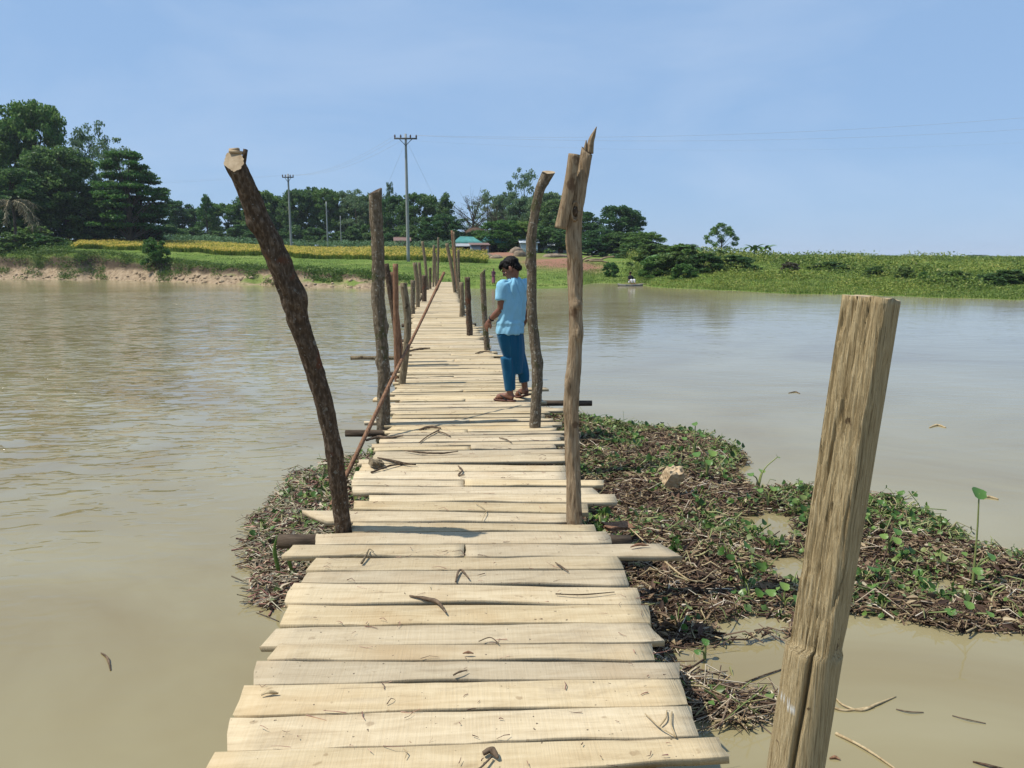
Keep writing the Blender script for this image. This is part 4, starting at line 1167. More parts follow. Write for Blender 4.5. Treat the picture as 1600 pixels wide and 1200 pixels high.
# crumbs and straw bits, too many to count
rg = np.random.default_rng(12)
n = 170
yy = 2.2 + 14 * rg.random(n) ** 1.6
xx = rg.uniform(-.78, .78, n) + np.interp(yy, CL[:, 0], CL[:, 1])
a = rg.uniform(0, 6.28, n)
V, Q = stick_field(np.c_[xx, yy, np.full(n, .010)], np.c_[np.cos(a), np.sin(a), rg.normal(0, .06, n)], rg.uniform(.008, .05, n), rg.uniform(.001, .0028, n), rg, .3)
# straw and bark fibres caught along the joints
m = 300
ys = np.array(SEAMS)[rg.integers(0, len(SEAMS), m)] + rg.normal(0, .008, m)
xs2 = rg.uniform(-.78, .78, m) + np.interp(ys, CL[:, 0], CL[:, 1])
a2 = rg.normal(0, .35, m) + math.pi * rg.integers(0, 2, m)
V2, Q2 = stick_field(np.c_[xs2, ys, np.full(m, .004)], np.c_[np.cos(a2), np.sin(a2), rg.normal(0.05, .10, m)], rg.uniform(.015, .09, m), rg.uniform(.0008, .0024, m), rg, .4)
Q = np.vstack([Q, Q2 + len(V)]); V = np.vstack([V, V2])
o = link('wood_crumbs', npmesh('wood_crumbs', V, Q), M_DEB, smooth=True)
tag(o, 'scattered crumbs of bark and straw on the deck', 'litter', kind='stuff')

# ------------------------------------------------------------------ people
def ellipsoid(c, r, rot=None, nu=16, nv=10):
    th = np.linspace(0, math.pi, nv + 1)[1:-1]; ph = np.linspace(0, 2 * math.pi, nu, endpoint=False)
    V = [[0, 0, 1]] + [[math.sin(t) * math.cos(p), math.sin(t) * math.sin(p), math.cos(t)] for t in th for p in ph] + [[0, 0, -1]]
    V = np.array(V) * np.asarray(r)
    if rot is not None: V = V @ np.array(rot.to_3x3()).T
    V = V + np.asarray(c)
    T = []; Q = []
    m = len(th)
    for k in range(nu):
        k2 = (k + 1) % nu
        T.append([0, 1 + k, 1 + k2])
        T.append([len(V) - 1, 1 + (m - 1) * nu + k2, 1 + (m - 1) * nu + k])
        for i in range(m - 1):
            a = 1 + i * nu
            Q.append([a + k, a + nu + k, a + nu + k2, a + k2])
    return V, np.array(Q), np.array(T)
def loft(rings):
    """closed solid through rings of equal point count"""
    n = len(rings); m = len(rings[0])
    V = np.vstack(rings)
    i = np.arange(n - 1)[:, None] * m; j = np.arange(m)[None]; j2 = (j + 1) % m
    Q = np.stack([i + j, i + j2, i + m + j2, i + m + j], -1).reshape(-1, 4)
    c0 = len(V); V = np.vstack([V, rings[0].mean(0), rings[-1].mean(0)])
    jj = np.arange(m); e = (n - 1) * m
    T = np.vstack([np.stack([np.full(m, c0), (jj + 1) % m, jj], -1), np.stack([np.full(m, c0 + 1), e + jj, e + (jj + 1) % m], -1)])
    return V, Q, T
def ring(c, rx, ry, yaw=0.0, m=28, tilt=0.0, fn=None):
    a = np.linspace(0, 2 * math.pi, m, endpoint=False)
    k = 1 if fn is None else fn(a)
    x = np.cos(a) * rx * k; y = np.sin(a) * ry * k
    cy, sy = math.cos(yaw), math.sin(yaw)
    return np.stack([c[0] + x * cy - y * sy, c[1] + x * sy + y * cy, np.full(m, c[2]) + tilt * x], 1)
def fuse(name, prims, voxel, mat, parent, smooth_it=6, post=None, fac=.5):
    mb = MB()
    for p in prims: mb.add(*p[:3])
    o = link('tmp', mb.mesh('tmp'), None)
    bm = bmesh.new(); bm.from_mesh(o.data); bmesh.ops.recalc_face_normals(bm, faces=bm.faces[:]); bm.to_mesh(o.data); bm.free()
    md = o.modifiers.new('r', 'REMESH'); md.mode = 'VOXEL'; md.voxel_size = voxel
    ms = o.modifiers.new('s', 'SMOOTH'); ms.iterations = smooth_it; ms.factor = fac
    dg = bpy.context.evaluated_depsgraph_get(); dg.update()
    me = bpy.data.meshes.new_from_object(o.evaluated_get(dg))
    bpy.data.objects.remove(o)
    me.name = name
    if post:
        n = len(me.vertices); co = np.zeros(n * 3, np.float32); no = np.zeros(n * 3, np.float32)
        me.vertices.foreach_get('co', co); me.vertices.foreach_get('normal', no)
        co = post(co.reshape(-1, 3).astype(float), no.reshape(-1, 3).astype(float))
        me.vertices.foreach_set('co', co.astype(np.float32).ravel()); me.update()
    return link(name, me, mat, parent, True)
def TB(pts, r, n=16, seg=14):
    V, Q, T, _ = tube(pts, r, n, seg); return V, Q, T
M_SKIN = plain_mat('brown_skin', (0.185, 0.082, 0.048), .5, .12, 20, .35)
M_HAIR = grain_mat('black_hair', [(0.3, (0.004, 0.0035, 0.0035)), (0.7, (0.012, 0.010, 0.009))], 60, (1, 1, .3), .6, .8, .004, spec=.12)
def cloth(name, col, rough=.9, var=.08):
    m, nt, bs = newmat(name)
    v = mapped(nt, (1, 1, 1), rand=False)
    f = noise(nt, v, 6, 4)
    nt.links.new(ramp(nt, f, [(.3, tuple(x * (1 - var) for x in col)), (.7, tuple(x * (1 + var) for x in col))]), bs.inputs['Base Color'])
    bs.inputs['Roughness'].default_value = rough; bs.inputs['Specular IOR Level'].default_value = .12
    bs.inputs['Sheen Weight'].default_value = .15
    f2 = noise(nt, v, 320, 2)
    bump(nt, f2, .15, .002, bs)
    return m
M_SHIRT = cloth('light_blue_jersey', (0.215, 0.45, 0.585))
M_LUNGI = cloth('deep_blue_cotton', (0.008, 0.080, 0.155))
M_SANDAL = plain_mat('brown_rubber', (0.11, 0.045, 0.028), .7)
M_STRAP = plain_mat('dark_strap', (0.02, 0.018, 0.016), .5)
M_EYE = plain_mat('eye', (0.35, 0.3, 0.28), .2)

def boy():
    base = pz(808, 627, .004)
    root = empty('person', base)
    tag(root, 'boy in a light blue shirt and dark blue trousers standing on the bridge looking down', 'person')
    yaw = R(33)                     # turned to the left of the walking direction
    cy, sy = math.cos(yaw), math.sin(yaw)
    def B(l, f, z, c=(0, 0)):      # body frame: l to his right, f forward
        return np.array([c[0] + l * cy - f * sy, c[1] + l * sy + f * cy, z])
    hc = (-.075, .02); sc = (-.03, .02)
    # head: facing left and down
    hyaw = R(72); hp = R(-33)
    HC = np.array([-.068, .035, 1.475])
    hm = Matrix.Rotation(hyaw, 4, 'Z') @ Matrix.Rotation(hp, 4, 'X')
    hm3 = np.array(hm.to_3x3())
    def hd(x, y, z): return HC + hm3 @ np.array([x, y, z])
    prims = [
        ellipsoid(hd(0, -.008, .03), (.076, .096, .088), hm), ellipsoid(hd(0, .028, -.045), (.058, .062, .078), hm),
        ellipsoid(hd(0, .072, -.10), (.026, .022, .02), hm), ellipsoid(hd(0, .092, .022), (.05, .014, .012), hm),
        TB([hd(0, .094, .012), hd(0, .106, -.012), hd(0, .112, -.03)], [.008, .011, .014], 8, 8),
        ellipsoid(hd(.013, .096, -.034), (.009, .011, .008), hm, 8, 6), ellipsoid(hd(-.013, .096, -.034), (.009, .011, .008), hm, 8, 6),
        ellipsoid(hd(0, .089, -.061), (.023, .012, .006), hm, 10, 6), ellipsoid(hd(0, .086, -.073), (.02, .012, .007), hm, 10, 6),
        ellipsoid(hd(.077, -.01, -.015), (.009, .022, .034), hm, 10, 8), ellipsoid(hd(-.077, -.01, -.015), (.009, .022, .034), hm, 10, 8),
        ellipsoid(hd(.042, .066, -.022), (.02, .016, .018), hm, 8, 6), ellipsoid(hd(-.042, .066, -.022), (.02, .016, .018), hm, 8, 6),
        TB([hd(0, -.03, -.03), (HC[0] * .6 + sc[0] * .4 + .015, .02, 1.37), (sc[0] + .0, .02, 1.29)], [.056, .052, .052]),
    ]
    # trunk
    yw = yaw
    prims.append(loft([ring((hc[0], hc[1], .70), .125, .08, yw), ring((hc[0], hc[1], .80), .125, .08, yw), ring((-.06, .02, .95), .115, .075, yw), ring((-.04, .02, 1.12), .125, .08, yw), ring((sc[0], .02, 1.24), .13, .072, yw), ring((sc[0], .02, 1.31), .10, .055, yw), ring((sc[0], .02, 1.345), .05, .042, yw)]))
    # legs and feet
    hipL = B(-.08, 0, .78, hc); hipR = B(.08, 0, .78, hc)
    kL = np.array([-.10, .0, .44]); aL = np.array([-.078, .0, .085])
    kR = np.array([.045, .10, .44]); aR = np.array([.098, .13, .12])
    prims += [TB([hipL, kL, np.array([-.085, -.005, .30]), aL], [.07, .046, .045, .034]), TB([hipR, kR, np.array([.075, .11, .30]), aR], [.07, .046, .045, .034])]
    def foot(a, d, heel, toe):
        d = Vector(d).normalized(); s = Vector((d.y, -d.x, 0))
        h = Vector(a) - d * .035; h.z = heel
        pts = [h, Vector(a) * .35 + (Vector(a) + d * .1) * .65, Vector(a) + d * .16]
        pts[1].z = (heel + toe) / 2 + .022; pts[2].z = toe
        out = [TB([Vector(a), h], [.034, .031]), TB(pts, [.03, .036, .033])]
        out.append(TB([Vector(a), pts[1]], [.034, .03]))
        for k in range(5):
            o_ = s * ((k - 2) * .0145)
            p0 = pts[2] + o_ * .9 - d * .02
            p1 = p0 + d * (.045 - .004 * abs(k - 1)); p1.z = toe - .004
            out.append(TB([p0, p1], [.011, .0085], 6, 8))
        return out
    dL = (-.86, .5, 0); dR = (-.45, .89, 0)
    prims += foot(aL, dL, .042, .034)
    prims += foot(aR, dR, .085, .036)
    # arms
    shL = B(-.165, 0.0, 1.285, sc); shR = B(.165, 0.0, 1.285, sc)
    eL = np.array([-.185, -.075, 1.035]); wL = np.array([-.295, .03, .915])
    eR = np.array([.155, .17, 1.03]); wR = np.array([.075, .22, .83])
    prims += [TB([shL, (shL + eL) / 2 + [0, -.008, 0], eL], [.052, .045, .037]), TB([eL, eL * .6 + wL * .4, wL], [.038, .039, .025])]
    prims += [TB([shR, (shR + eR) / 2, eR], [.052, .045, .037]), TB([eR, eR * .6 + wR * .4, wR], [.038, .039, .025])]
    def hand(wr, d, nrm, curl, thumb_side):
        d = Vector(d).normalized(); nrm = Vector(nrm); nrm = (nrm - d * nrm.dot(d)).normalized(); s = d.cross(nrm).normalized() * thumb_side
        wr = Vector(wr)
        out = [TB([wr, wr + d * .03], [.023, .027])]
        rm = Matrix((s, d, nrm)).transposed().to_4x4()
        out.append(ellipsoid(wr + d * .05, (.038, .046, .018), rm))
        for k, (o_, l) in enumerate(((.028, .068), (.010, .076), (-.009, .070), (-.027, .056))):
            p = wr + d * .08 + s * o_
            pts = [p - d * .02, p + d * l * .35 - nrm * curl * l * .10, p + d * l * .68 - nrm * curl * l * .38, p + d * l * .85 - nrm * curl * l * .75]
            out.append(TB(pts, [.0105, .0095, .0085, .0075], 12, 8))
        p = wr + d * .028 + s * .03
        out.append(TB([p - s * .008, p + s * .02 + d * .026 - nrm * .008, p + s * .02 + d * .055 - nrm * .022], [.013, .011, .0085], 10, 8))
        return out
    prims += hand(wL, (-.45, .25, -.75), (-.6, -.7, .2), .9, -1)
    prims += hand(wR, (-.3, .3, -.85), (.6, .6, .1), .6, 1)
    fuse('body', prims, .0066, M_SKIN, root, 3)
    # eyes
    for sx2 in (-1, 1):
        V, Q, T = ellipsoid(hd(sx2 * .031, .083, .0), (.012, .009, .008), hm, 10, 6)
        link('eye', npmesh('eye', V, [Q, T]), M_EYE, root, True)
    # hair: thick, swept forward over the brow
    def hairpost(co, no):
        return co + no * (.012 * fbm(co[:, 0] * 70 + co[:, 1] * 60, co[:, 2] * 40, 81, 3))[:, None]
    hp_ = [ellipsoid(hd(0, -.020, .046), (.084, .100, .086), hm, 20, 14), ellipsoid(hd(0, .040, .085), (.070, .056, .038), hm), ellipsoid(hd(0, -.070, -.005), (.066, .042, .066), hm),
           ellipsoid(hd(.074, .012, .035), (.013, .03, .04), hm), ellipsoid(hd(-.074, .012, .035), (.013, .03, .04), hm), TB([hd(0, -.075, -.03), hd(0, -.066, -.07)], [.046, .036])]
    for k in range(12):
        t = (k - 5.5) / 6
        hp_.append(TB([hd(t * .06, .07, .09), hd(t * .066, .104 - .02 * t * t, .072), hd(t * .07, .106 - .02 * t * t + .006 * math.sin(k * 1.7), .048 + .012 * math.sin(k * 2.3))], [.015, .010, .003], 8, 6))
    fuse('hair', hp_, .006, M_HAIR, root, 2, hairpost)
    # shirt
    def shirtpost(co, no):
        z = co[:, 2]
        ang = np.arctan2(co[:, 1] - .02, co[:, 0] + .04)
        f = .018 * vn(ang * 2.2 + z * 3.0, z * 5, 91) + .018 * vn(ang * 5 - z * 9, z * 3.5, 92) + .026 * np.exp(-((z - .885) / .05) ** 2) * vn(ang * 2.5, z * 26, 93)
        # drag lines from the shoulder blade
        f = f - .013 * np.exp(-((np.sin(ang * 4 + z * 11)) / .35) ** 2) * np.clip((z - 1.08) * 6, 0, 1)
        return co + no * f[:, None]
    rs = [ring((-.078, .02, .762), .176, .128, yw), ring((-.078, .02, .80), .177, .128, yw), ring((-.066, .02, .93), .165, .116, yw), ring((-.045, .02, 1.10), .172, .118, yw), ring((-.032, .02, 1.22), .178, .112, yw), ring((-.028, .02, 1.30), .158, .092, yw), ring((-.026, .02, 1.345), .105, .072, yw), ring((-.03, .024, 1.372), .066, .06, yw)]
    def sleeve(sh, el):
        m_ = sh * .42 + el * .58
        up = sh * 1.0 + np.array([0, 0, .012])
        return [TB([up * .6 + np.array([-.03, .02, 1.30]) * .4, up, (sh + m_) / 2, m_], [.062, .068, .067, .070], 14, 18)]
    fuse('shirt', [loft(rs)] + sleeve(shL, eL) + sleeve(shR, eR), .0075, M_SHIRT, root, 5, shirtpost)
    # wraparound cloth
    def lpost(co, no):
        z = co[:, 2]; ang = np.arctan2(co[:, 1] - .03, co[:, 0] + .05)
        f = .020 * vn(ang * 3.2 + z * 1.1, z * 1.6, 95) + .014 * vn(ang * 8 + z * 2, z * 1.6, 96) + .005 * vn(ang * 2, z * 11, 97)
        f = f - .008 * np.exp(-((ang + 1.45 - (z - .4) * .35) / .16) ** 2) * np.clip((.72 - z) * 3, 0, 1)     # fold between the legs
        return co + no * f[:, None]
    lr = [ring((-.012, .05, .31), .085, .075, .5), ring((-.022, .045, .47), .122, .10, yw), ring((-.052, .03, .62), .150, .115, yw), ring((-.075, .02, .74), .160, .118, yw), ring((-.076, .02, .82), .150, .105, yw)]
    leg = TB([np.array([-.10, .0, .5]), np.array([-.09, .0, .30]), np.array([-.078, .005, .125])], [.085, .070, .056], 12, 16)
    leg2 = TB([np.array([.02, .08, .5]), np.array([.075, .105, .32]), np.array([.09, .115, .20])], [.08, .068, .056], 12, 16)
    fuse('trousers', [loft(lr), leg, leg2], .0085, M_LUNGI, root, 6, lpost)
    # sandals
    for a, d, heel, toe in ((aL, dL, .0, .0), (aR, dR, .05, .0)):
        d = Vector(d); d.normalize(); s = Vector((d.y, -d.x, 0)); A0 = Vector((a[0], a[1], 0))
        mb = MB()
        rows = []
        for t, w_ in ((-.065, .026), (-.03, .036), (.04, .036), (.11, .042), (.165, .04), (.2, .024)):
            z = heel * max(0, (.10 - t) / .16) if heel else 0.0
            rows.append([A0 + d * t - s * w_ + Vector((0, 0, z)), A0 + d * t + s * w_ + Vector((0, 0, z)), A0 + d * t + s * w_ + Vector((0, 0, z + .018)), A0 + d * t - s * w_ + Vector((0, 0, z + .018))])
        V, Q, T = loft([np.array([list(p) for p in r_]) for r_ in rows])
        so = link('sandal', npmesh('sandal', V, [Q, T]), M_SANDAL, root)
        for sg in (-1, 1):
            V, Q, T = TB([A0 + d * .15 + Vector((0, 0, .03)), A0 + d * .10 + s * sg * .03 + Vector((0, 0, .065 + heel * .2)), A0 + d * .03 + s * sg * .038 + Vector((0, 0, .018 + heel * .45))], [.006, .007, .006], 12, 6)
            link('strap', npmesh('strap', V, [Q, T]), M_STRAP, so, True)
    # wristband
    wv = Vector(wL - eL).normalized(); c = Vector(wL) - wv * .02
    a = wv.cross(Vector((0, 0, 1))).normalized(); b = wv.cross(a)
    V, Q, T = TB([c + (a * math.cos(t) + b * math.sin(t)) * .029 for t in np.linspace(0, 2 * math.pi, 15)], [.0075] * 3, 30, 6)
    link('wristband', npmesh('wristband', V, [Q, T]), M_STRAP, root, True)
boy()

def small_person(base, h, label, top, low, sit=False, yaw=0):
    root = empty('person', base, yaw); s = h
    tag(root, label, 'person')
    if not sit:
        pr = [ellipsoid((0, .01 * s, .925 * s), (.05 * s, .06 * s, .072 * s)), TB([(0, 0, .87 * s), (0, 0, .8 * s)], [.03 * s, .035 * s]), loft([ring((0, 0, .48 * s), .09 * s, .06 * s), ring((0, 0, .65 * s), .085 * s, .055 * s), ring((0, 0, .80 * s), .105 * s, .055 * s), ring((0, 0, .84 * s), .05 * s, .04 * s)])]
        for g in (-1, 1):
            pr += [TB([(g * .05 * s, 0, .5 * s), (g * .055 * s, .01 * s, .27 * s), (g * .055 * s, 0, .03 * s)], [.06 * s, .04 * s, .025 * s]), TB([(g * .055 * s, -.02 * s, .02 * s), (g * .06 * s, .09 * s, .015 * s)], [.022 * s, .02 * s]),
                   TB([(g * .105 * s, 0, .80 * s), (g * .125 * s, 0, .63 * s), (g * .10 * s, .08 * s, .5 * s)], [.033 * s, .026 * s, .02 * s])]
        fuse('body', pr, .012, M_SKIN, root, 2)
        fuse('shirt', [loft([ring((0, 0, .45 * s), .115 * s, .085 * s), ring((0, 0, .65 * s), .105 * s, .075 * s), ring((0, 0, .80 * s), .118 * s, .07 * s), ring((0, 0, .85 * s), .05 * s, .045 * s)])] + [TB([(g * .09 * s, 0, .80 * s), (g * .122 * s, 0, .68 * s)], [.045 * s, .042 * s]) for g in (-1, 1)], .014, top, root, 2)
        fuse('skirt', [loft([ring((0, 0, .08 * s), .12 * s, .10 * s), ring((0, 0, .3 * s), .115 * s, .085 * s), ring((0, 0, .5 * s), .105 * s, .075 * s)])], .014, low, root, 2)
    else:
        pr = [ellipsoid((0, .02, .80), (.08, .095, .11)), TB([(0, 0, .72), (0, 0, .62)], [.05, .055]), loft([ring((0, 0, .05), .17, .13), ring((0, 0, .3), .14, .1), ring((0, 0, .56), .18, .1), ring((0, 0, .64), .08, .06)])]
        for g in (-1, 1):
            pr += [TB([(g * .09, .02, .12), (g * .14, -.3, .3), (g * .12, -.36, .03)], [.085, .065, .045]), TB([(g * .12, -.35, .03), (g * .13, -.5, .02)], [.04, .032]), TB([(g * .18, 0, .57), (g * .22, -.1, .33), (g * .12, -.3, .28)], [.052, .042, .032])]
        fuse('body', pr, .016, M_SKIN, root, 2)
        fuse('shirt', [loft([ring((0, 0, .06), .185, .15), ring((0, 0, .3), .16, .12), ring((0, 0, .57), .2, .12), ring((0, 0, .65), .09, .08)]), TB([(.17, 0, .57), (.22, -.08, .36)], [.07, .06]), TB([(-.17, 0, .57), (-.22, -.08, .36)], [.07, .06])], .018, top, root, 2)
        fuse('trousers', [TB([(g * .09, .02, .12), (g * .14, -.3, .31), (g * .12, -.355, .10)], [.10, .08, .06]) for g in (-1, 1)], .018, low, root, 2)
    z = .945 * s if not sit else .83
    k = s if not sit else 1.6
    fuse('hair', [ellipsoid((0, -.008, z), (.056 * k, .064 * k, .06 * k))], .012, M_HAIR, root, 1)
    return root
gp = gpt(771, 55.5)
small_person(gp + Vector((0, 0, -.02)), 1.12, 'small child in maroon and pink standing on the far bank beside the boy\'s face', cloth('maroon_cloth', (.09, .035, .06)), cloth('pink_cloth', (.26, .09, .12)), yaw=2.6)
# boat with a seated figure in the inlet
bd = pz(985, 447, WATER)
boat = empty('small_boat', (bd.x, bd.y, WATER), R(8))
tag(boat, 'small low boat with a seated person in the inlet', 'boat')
M_HULL = plain_mat('weathered_hull', (.22, .21, .18), .7)
rows = []
for t in np.linspace(-1, 1, 13):
    b = .28 * (1 - abs(t) ** 2.4) + .03; zt = .12 + .10 * abs(t) ** 3
    rows.append(np.array([[t * 1.0, -b, zt], [t * 1.0, -b * .75, -.10 + .12 * abs(t) ** 3], [t * 1.0, b * .75, -.10 + .12 * abs(t) ** 3], [t * 1.0, b, zt], [t * 1.0, b - .03, zt], [t * 1.0, b * .7, -.05 + .14 * abs(t) ** 3], [t * 1.0, -b * .7, -.05 + .14 * abs(t) ** 3], [t * 1.0, -b + .03, zt]]))
V, Q, T = loft(rows)
link('hull', npmesh('hull', V, Q), M_HULL, boat)
mb = MB(); mb.box((0.1, 0, .16), (.10, .27, .014)); mb.build('thwart', M_OLIVE, boat)
pz_ = stick('boat_pole', [Vector((bd.x - .5, bd.y - .35, WATER + .25)), Vector((bd.x + .6, bd.y - .4, WATER + .22)), Vector((bd.x + 1.9, bd.y - .45, WATER + .06))], [.02, .02, .02], M_STRAW, 'thin pale pole trailing from the small boat', cat='pole')
small_person(Vector((bd.x - .02, bd.y, WATER + .16)), 1.0, 'person in dark clothes and white trousers sitting in the small boat', cloth('black_cloth', (.012, .012, .016)), cloth('white_cloth', (.6, .6, .58)), sit=True, yaw=.5)
HAZE = 0.00022

# ------------------------------------------------------------------ trees
M_TRUNK = grain_mat('tree_bark', [(.3, (.035, .027, .02)), (.7, (.12, .095, .07))], 3, (1, 1, .3), .9, .6, .03)
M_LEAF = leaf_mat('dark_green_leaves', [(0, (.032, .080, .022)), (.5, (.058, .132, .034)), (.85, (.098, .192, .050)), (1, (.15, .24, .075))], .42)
M_LEAFB = leaf_mat('mid_green_leaves', [(0, (.045, .115, .024)), (.5, (.08, .18, .036)), (.85, (.13, .235, .052)), (1, (.19, .28, .07))], .42)
M_LEAFG = leaf_mat('grey_green_leaves', [(0, (.052, .11, .046)), (.5, (.095, .175, .074)), (1, (.18, .26, .13))], .42)
M_LEAFBR = leaf_mat('brown_leaves', [(0, (.06, .05, .035)), (.5, (.10, .088, .055)), (1, (.14, .14, .07))], .15)
def tree_meshes(kind, seed, leaves=1.0):
    """unit tree: height 1, crown width 1"""
    rg = np.random.default_rng(seed)
    cl_ = []                             # clumps: centre, radii
    if kind == 'broad':
        for k in range(120):
            t = rg.random() ** .8; z = .10 + .85 * t
            rr = .47 * math.sin(math.pi * min(1, (.14 + .80 * t))) ** .5
            a = rg.uniform(0, 6.283); q = rg.random() ** .45
            cl_.append((rr * q * math.cos(a), rr * q * math.sin(a), z, rg.uniform(.06, .11), rg.uniform(.04, .07), 95))
    elif kind == 'airy':
        for k in range(80):
            t = rg.random(); z = .14 + .83 * t
            rr = .45 * math.sin(math.pi * (.14 + .80 * t)) ** .8
            a = rg.uniform(0, 6.283); q = rg.random() ** .5
            cl_.append((rr * q * math.cos(a), rr * q * math.sin(a), z, rg.uniform(.06, .11), rg.uniform(.03, .055), 60))
    elif kind == 'layered':
        for k in range(95):
            L = int(rg.integers(0, 8)); z = .20 + .10 * L + rg.normal() * .015
            rr = (.47, .50, .44, .46, .38, .36, .26, .16)[L]
            a = rg.uniform(0, 6.283); q = rg.random() ** .4
            cl_.append((rr * q * math.cos(a), rr * q * math.sin(a), z + .03 * (1 - q), rg.uniform(.10, .15), rg.uniform(.018, .03), 110))
    elif kind == 'cone':
        for k in range(60):
            t = rg.random(); z = .12 + .86 * t
            rr = .46 * (1 - t) ** .7
            a = rg.uniform(0, 6.283); q = rg.random() ** .4
            cl_.append((rr * q * math.cos(a), rr * q * math.sin(a), z, rg.uniform(.07, .11), rg.uniform(.04, .06), 85))
    elif kind == 'bare':
        for k in range(40):
            t = rg.random(); z = .3 + .68 * t
            rr = .44 * math.sin(math.pi * (.2 + .72 * t)) ** .7
            a = rg.uniform(0, 6.283); q = rg.random() ** .5
            cl_.append((rr * q * math.cos(a), rr * q * math.sin(a), z, rg.uniform(.05, .09), rg.uniform(.04, .06), 45))
    elif kind == 'bush':
        for k in range(60):
            t = rg.random(); z = .05 + .85 * t
            rr = .46 * math.sqrt(max(0, 1 - (t * .92) ** 2))
            a = rg.uniform(0, 6.283); q = rg.random() ** .4
            cl_.append((rr * q * math.cos(a), rr * q * math.sin(a), z, rg.uniform(.08, .13), rg.uniform(.06, .11), 80))
    elif kind == 'sparse':
        pts = [(-.05, .1, .80), (.1, .05, .94), (.25, 0, .80), (-.25, 0, .76), (0, -.1, .5), (0, 0, .93), (-.16, .1, .84), (.18, -.05, .86), (.34, .1, .70), (-.33, -.1, .66), (-.12, .2, .70), (.12, -.2, .74), (.40, 0, .48), (-.36, .1, .42), (-.22, -.2, .30), (.26, .2, .40), (.05, .1, .62), (.44, -.1, .60), (-.42, 0, .56)]
        for p in pts: cl_.append((*p, .12, .075, 60))
    C = []; S = []
    for (x, y, z, rh, rz, n) in cl_:
        n = int(n * leaves)
        p = rg.normal(size=(n, 3)); p /= np.linalg.norm(p, axis=1)[:, None]; p *= (rg.random((n, 1)) ** .45)
        C.append(p * [rh, rh, rz] + [x, y, z]); S.append(rg.uniform(.6, 1.3, n))
    C = np.vstack(C); S = np.concatenate(S)
    base = {'broad': .042, 'airy': .032, 'layered': .042, 'cone': .042, 'bare': .016, 'bush': .075, 'sparse': .072}[kind] / leaves ** .45
    V, T = leaf_field(C, S * base, rg, .35 if kind != 'layered' else .6, .65)
    crown = npmesh('crown', V, T)
    mb = MB()
    if kind != 'bush':
        bend = rg.normal(size=2) * .03
        top = .8 if kind in ('airy', 'cone') else .6
        tr = [(0, 0, -.04), (bend[0] * .5, bend[1] * .5, top * .4), (bend[0], bend[1], top)]
        r0 = {'airy': .014, 'layered': .03, 'bare': .022}.get(kind, .022)
        mb.tube(tr, [r0 * 1.2, r0, r0 * .4], n=12, seg=8, rough=.12, seed=seed)
        idx = rg.permutation(len(cl_))[:(26 if kind in ('bare', 'layered') else 14)]
    else:
        idx = rg.permutation(len(cl_))[:8]; bend = (0, 0); top = .3; r0 = .02
    for i in idx:
        x, y, z = cl_[i][:3]
        z0 = min(top * .95, max(.06, z - .25)) * (.75 + .25 * rg.random())
        s0 = np.array([bend[0] * z0 / top, bend[1] * z0 / top, z0])
        mid = np.array([x * .5, y * .5, z0 * .45 + z * .55])
        mb.tube([s0, mid, (x, y, z)], [r0 * .45, r0 * .28, r0 * .08], n=7, seg=5)
        if kind == 'bare':
            for k in range(5):
                e = np.array([x, y, z]) + rg.normal(size=3) * .09
                mb.tube([mid, (mid + e) / 2 + rg.normal(size=3) * .015, e], [r0 * .14, r0 * .09, r0 * .03], n=5, seg=3)
    return crown, mb.mesh('trunk')
TM = {}
def tmesh(kind, var, leaves=1.0):
    k = (kind, var, leaves)
    if k not in TM: TM[k] = tree_meshes(kind, 100 + var * 17 + len(kind), leaves)
    return TM[k]
TCOUNT = [0]
def tree(u, d, vtop, wpx, kind, label, mat=None, var=0, leaves=1.0, name='broadleaf_tree', group='trees on the far bank', cat='tree', sink=0.1, zbase=None):
    b = gpt(u, d) if zbase is None else Vector((*[float(q) for q in H(u, d)], zbase))
    h = zv(vtop, d) - b.z + sink
    wd = wpx * d / F * (1.0 if kind in ('bush', 'sparse') else (1.1 if group == 'tall trees at the left' else 1.3))
    root = empty(name, (b.x, b.y, b.z - sink))
    TCOUNT[0] += 1
    cm, tm = tmesh(kind, var, leaves)
    rz = (TCOUNT[0] * 2.399) % 6.283
    mat = mat or M_LEAF
    for nm, me, m in (('crown', cm, mat), ('trunk', tm, M_TRUNK)):
        key = (me.name, m.name)
        if me.materials and me.materials[0] != m:
            if key not in TM: TM[key] = me.copy(); TM[key].materials.clear(); TM[key].materials.append(m)
            me = TM[key]
        o = link(nm, me, m, root)
        o.scale = (wd, wd, h); o.rotation_euler = (0, 0, rz)
    tag(root, label, cat, group)
    return root
GL = 'tall trees at the left'; GF = 'far row of trees'; GH = 'trees round the houses'
# tall stand at the left, about 100 m away
tree(-55, 108, 175, 150, 'broad', 'dense dark tree cut off by the left edge of the view', var=0, leaves=1.6, group=GL)
tree(18, 104, 190, 120, 'broad', 'broad dark tree at the far left, lower than its neighbour', var=1, leaves=1.6, group=GL)
tree(72, 106, 163, 118, 'broad', 'tallest dense tree of the left stand', M_LEAFB, 2, 1.6, group=GL)
tree(108, 100, 232, 130, 'broad', 'dark spreading tree in front of the tallest left tree', M_LEAF, 3, 1.6, group=GL)
tree(158, 112, 190, 85, 'airy', 'tall thin grey green tree with sky showing through', M_LEAFG, 0, 1.6, group=GL)
tree(188, 106, 218, 90, 'airy', 'airy tree with loose foliage right of the thin grey green one', M_LEAFG, 1, 1.5, group=GL)
tree(205, 98, 232, 100, 'layered', 'bright green layered tree at the right end of the left stand', M_LEAFB, 0, 1.3, group=GL)
tree(228, 102, 262, 86, 'layered', 'dark flat layered tree ending the left stand', M_LEAF, 1, 1.3, group=GL)
tree(20, 94, 262, 130, 'broad', 'low spreading dark tree under the far left crown', M_LEAF, 2, 1.6, group=GL)
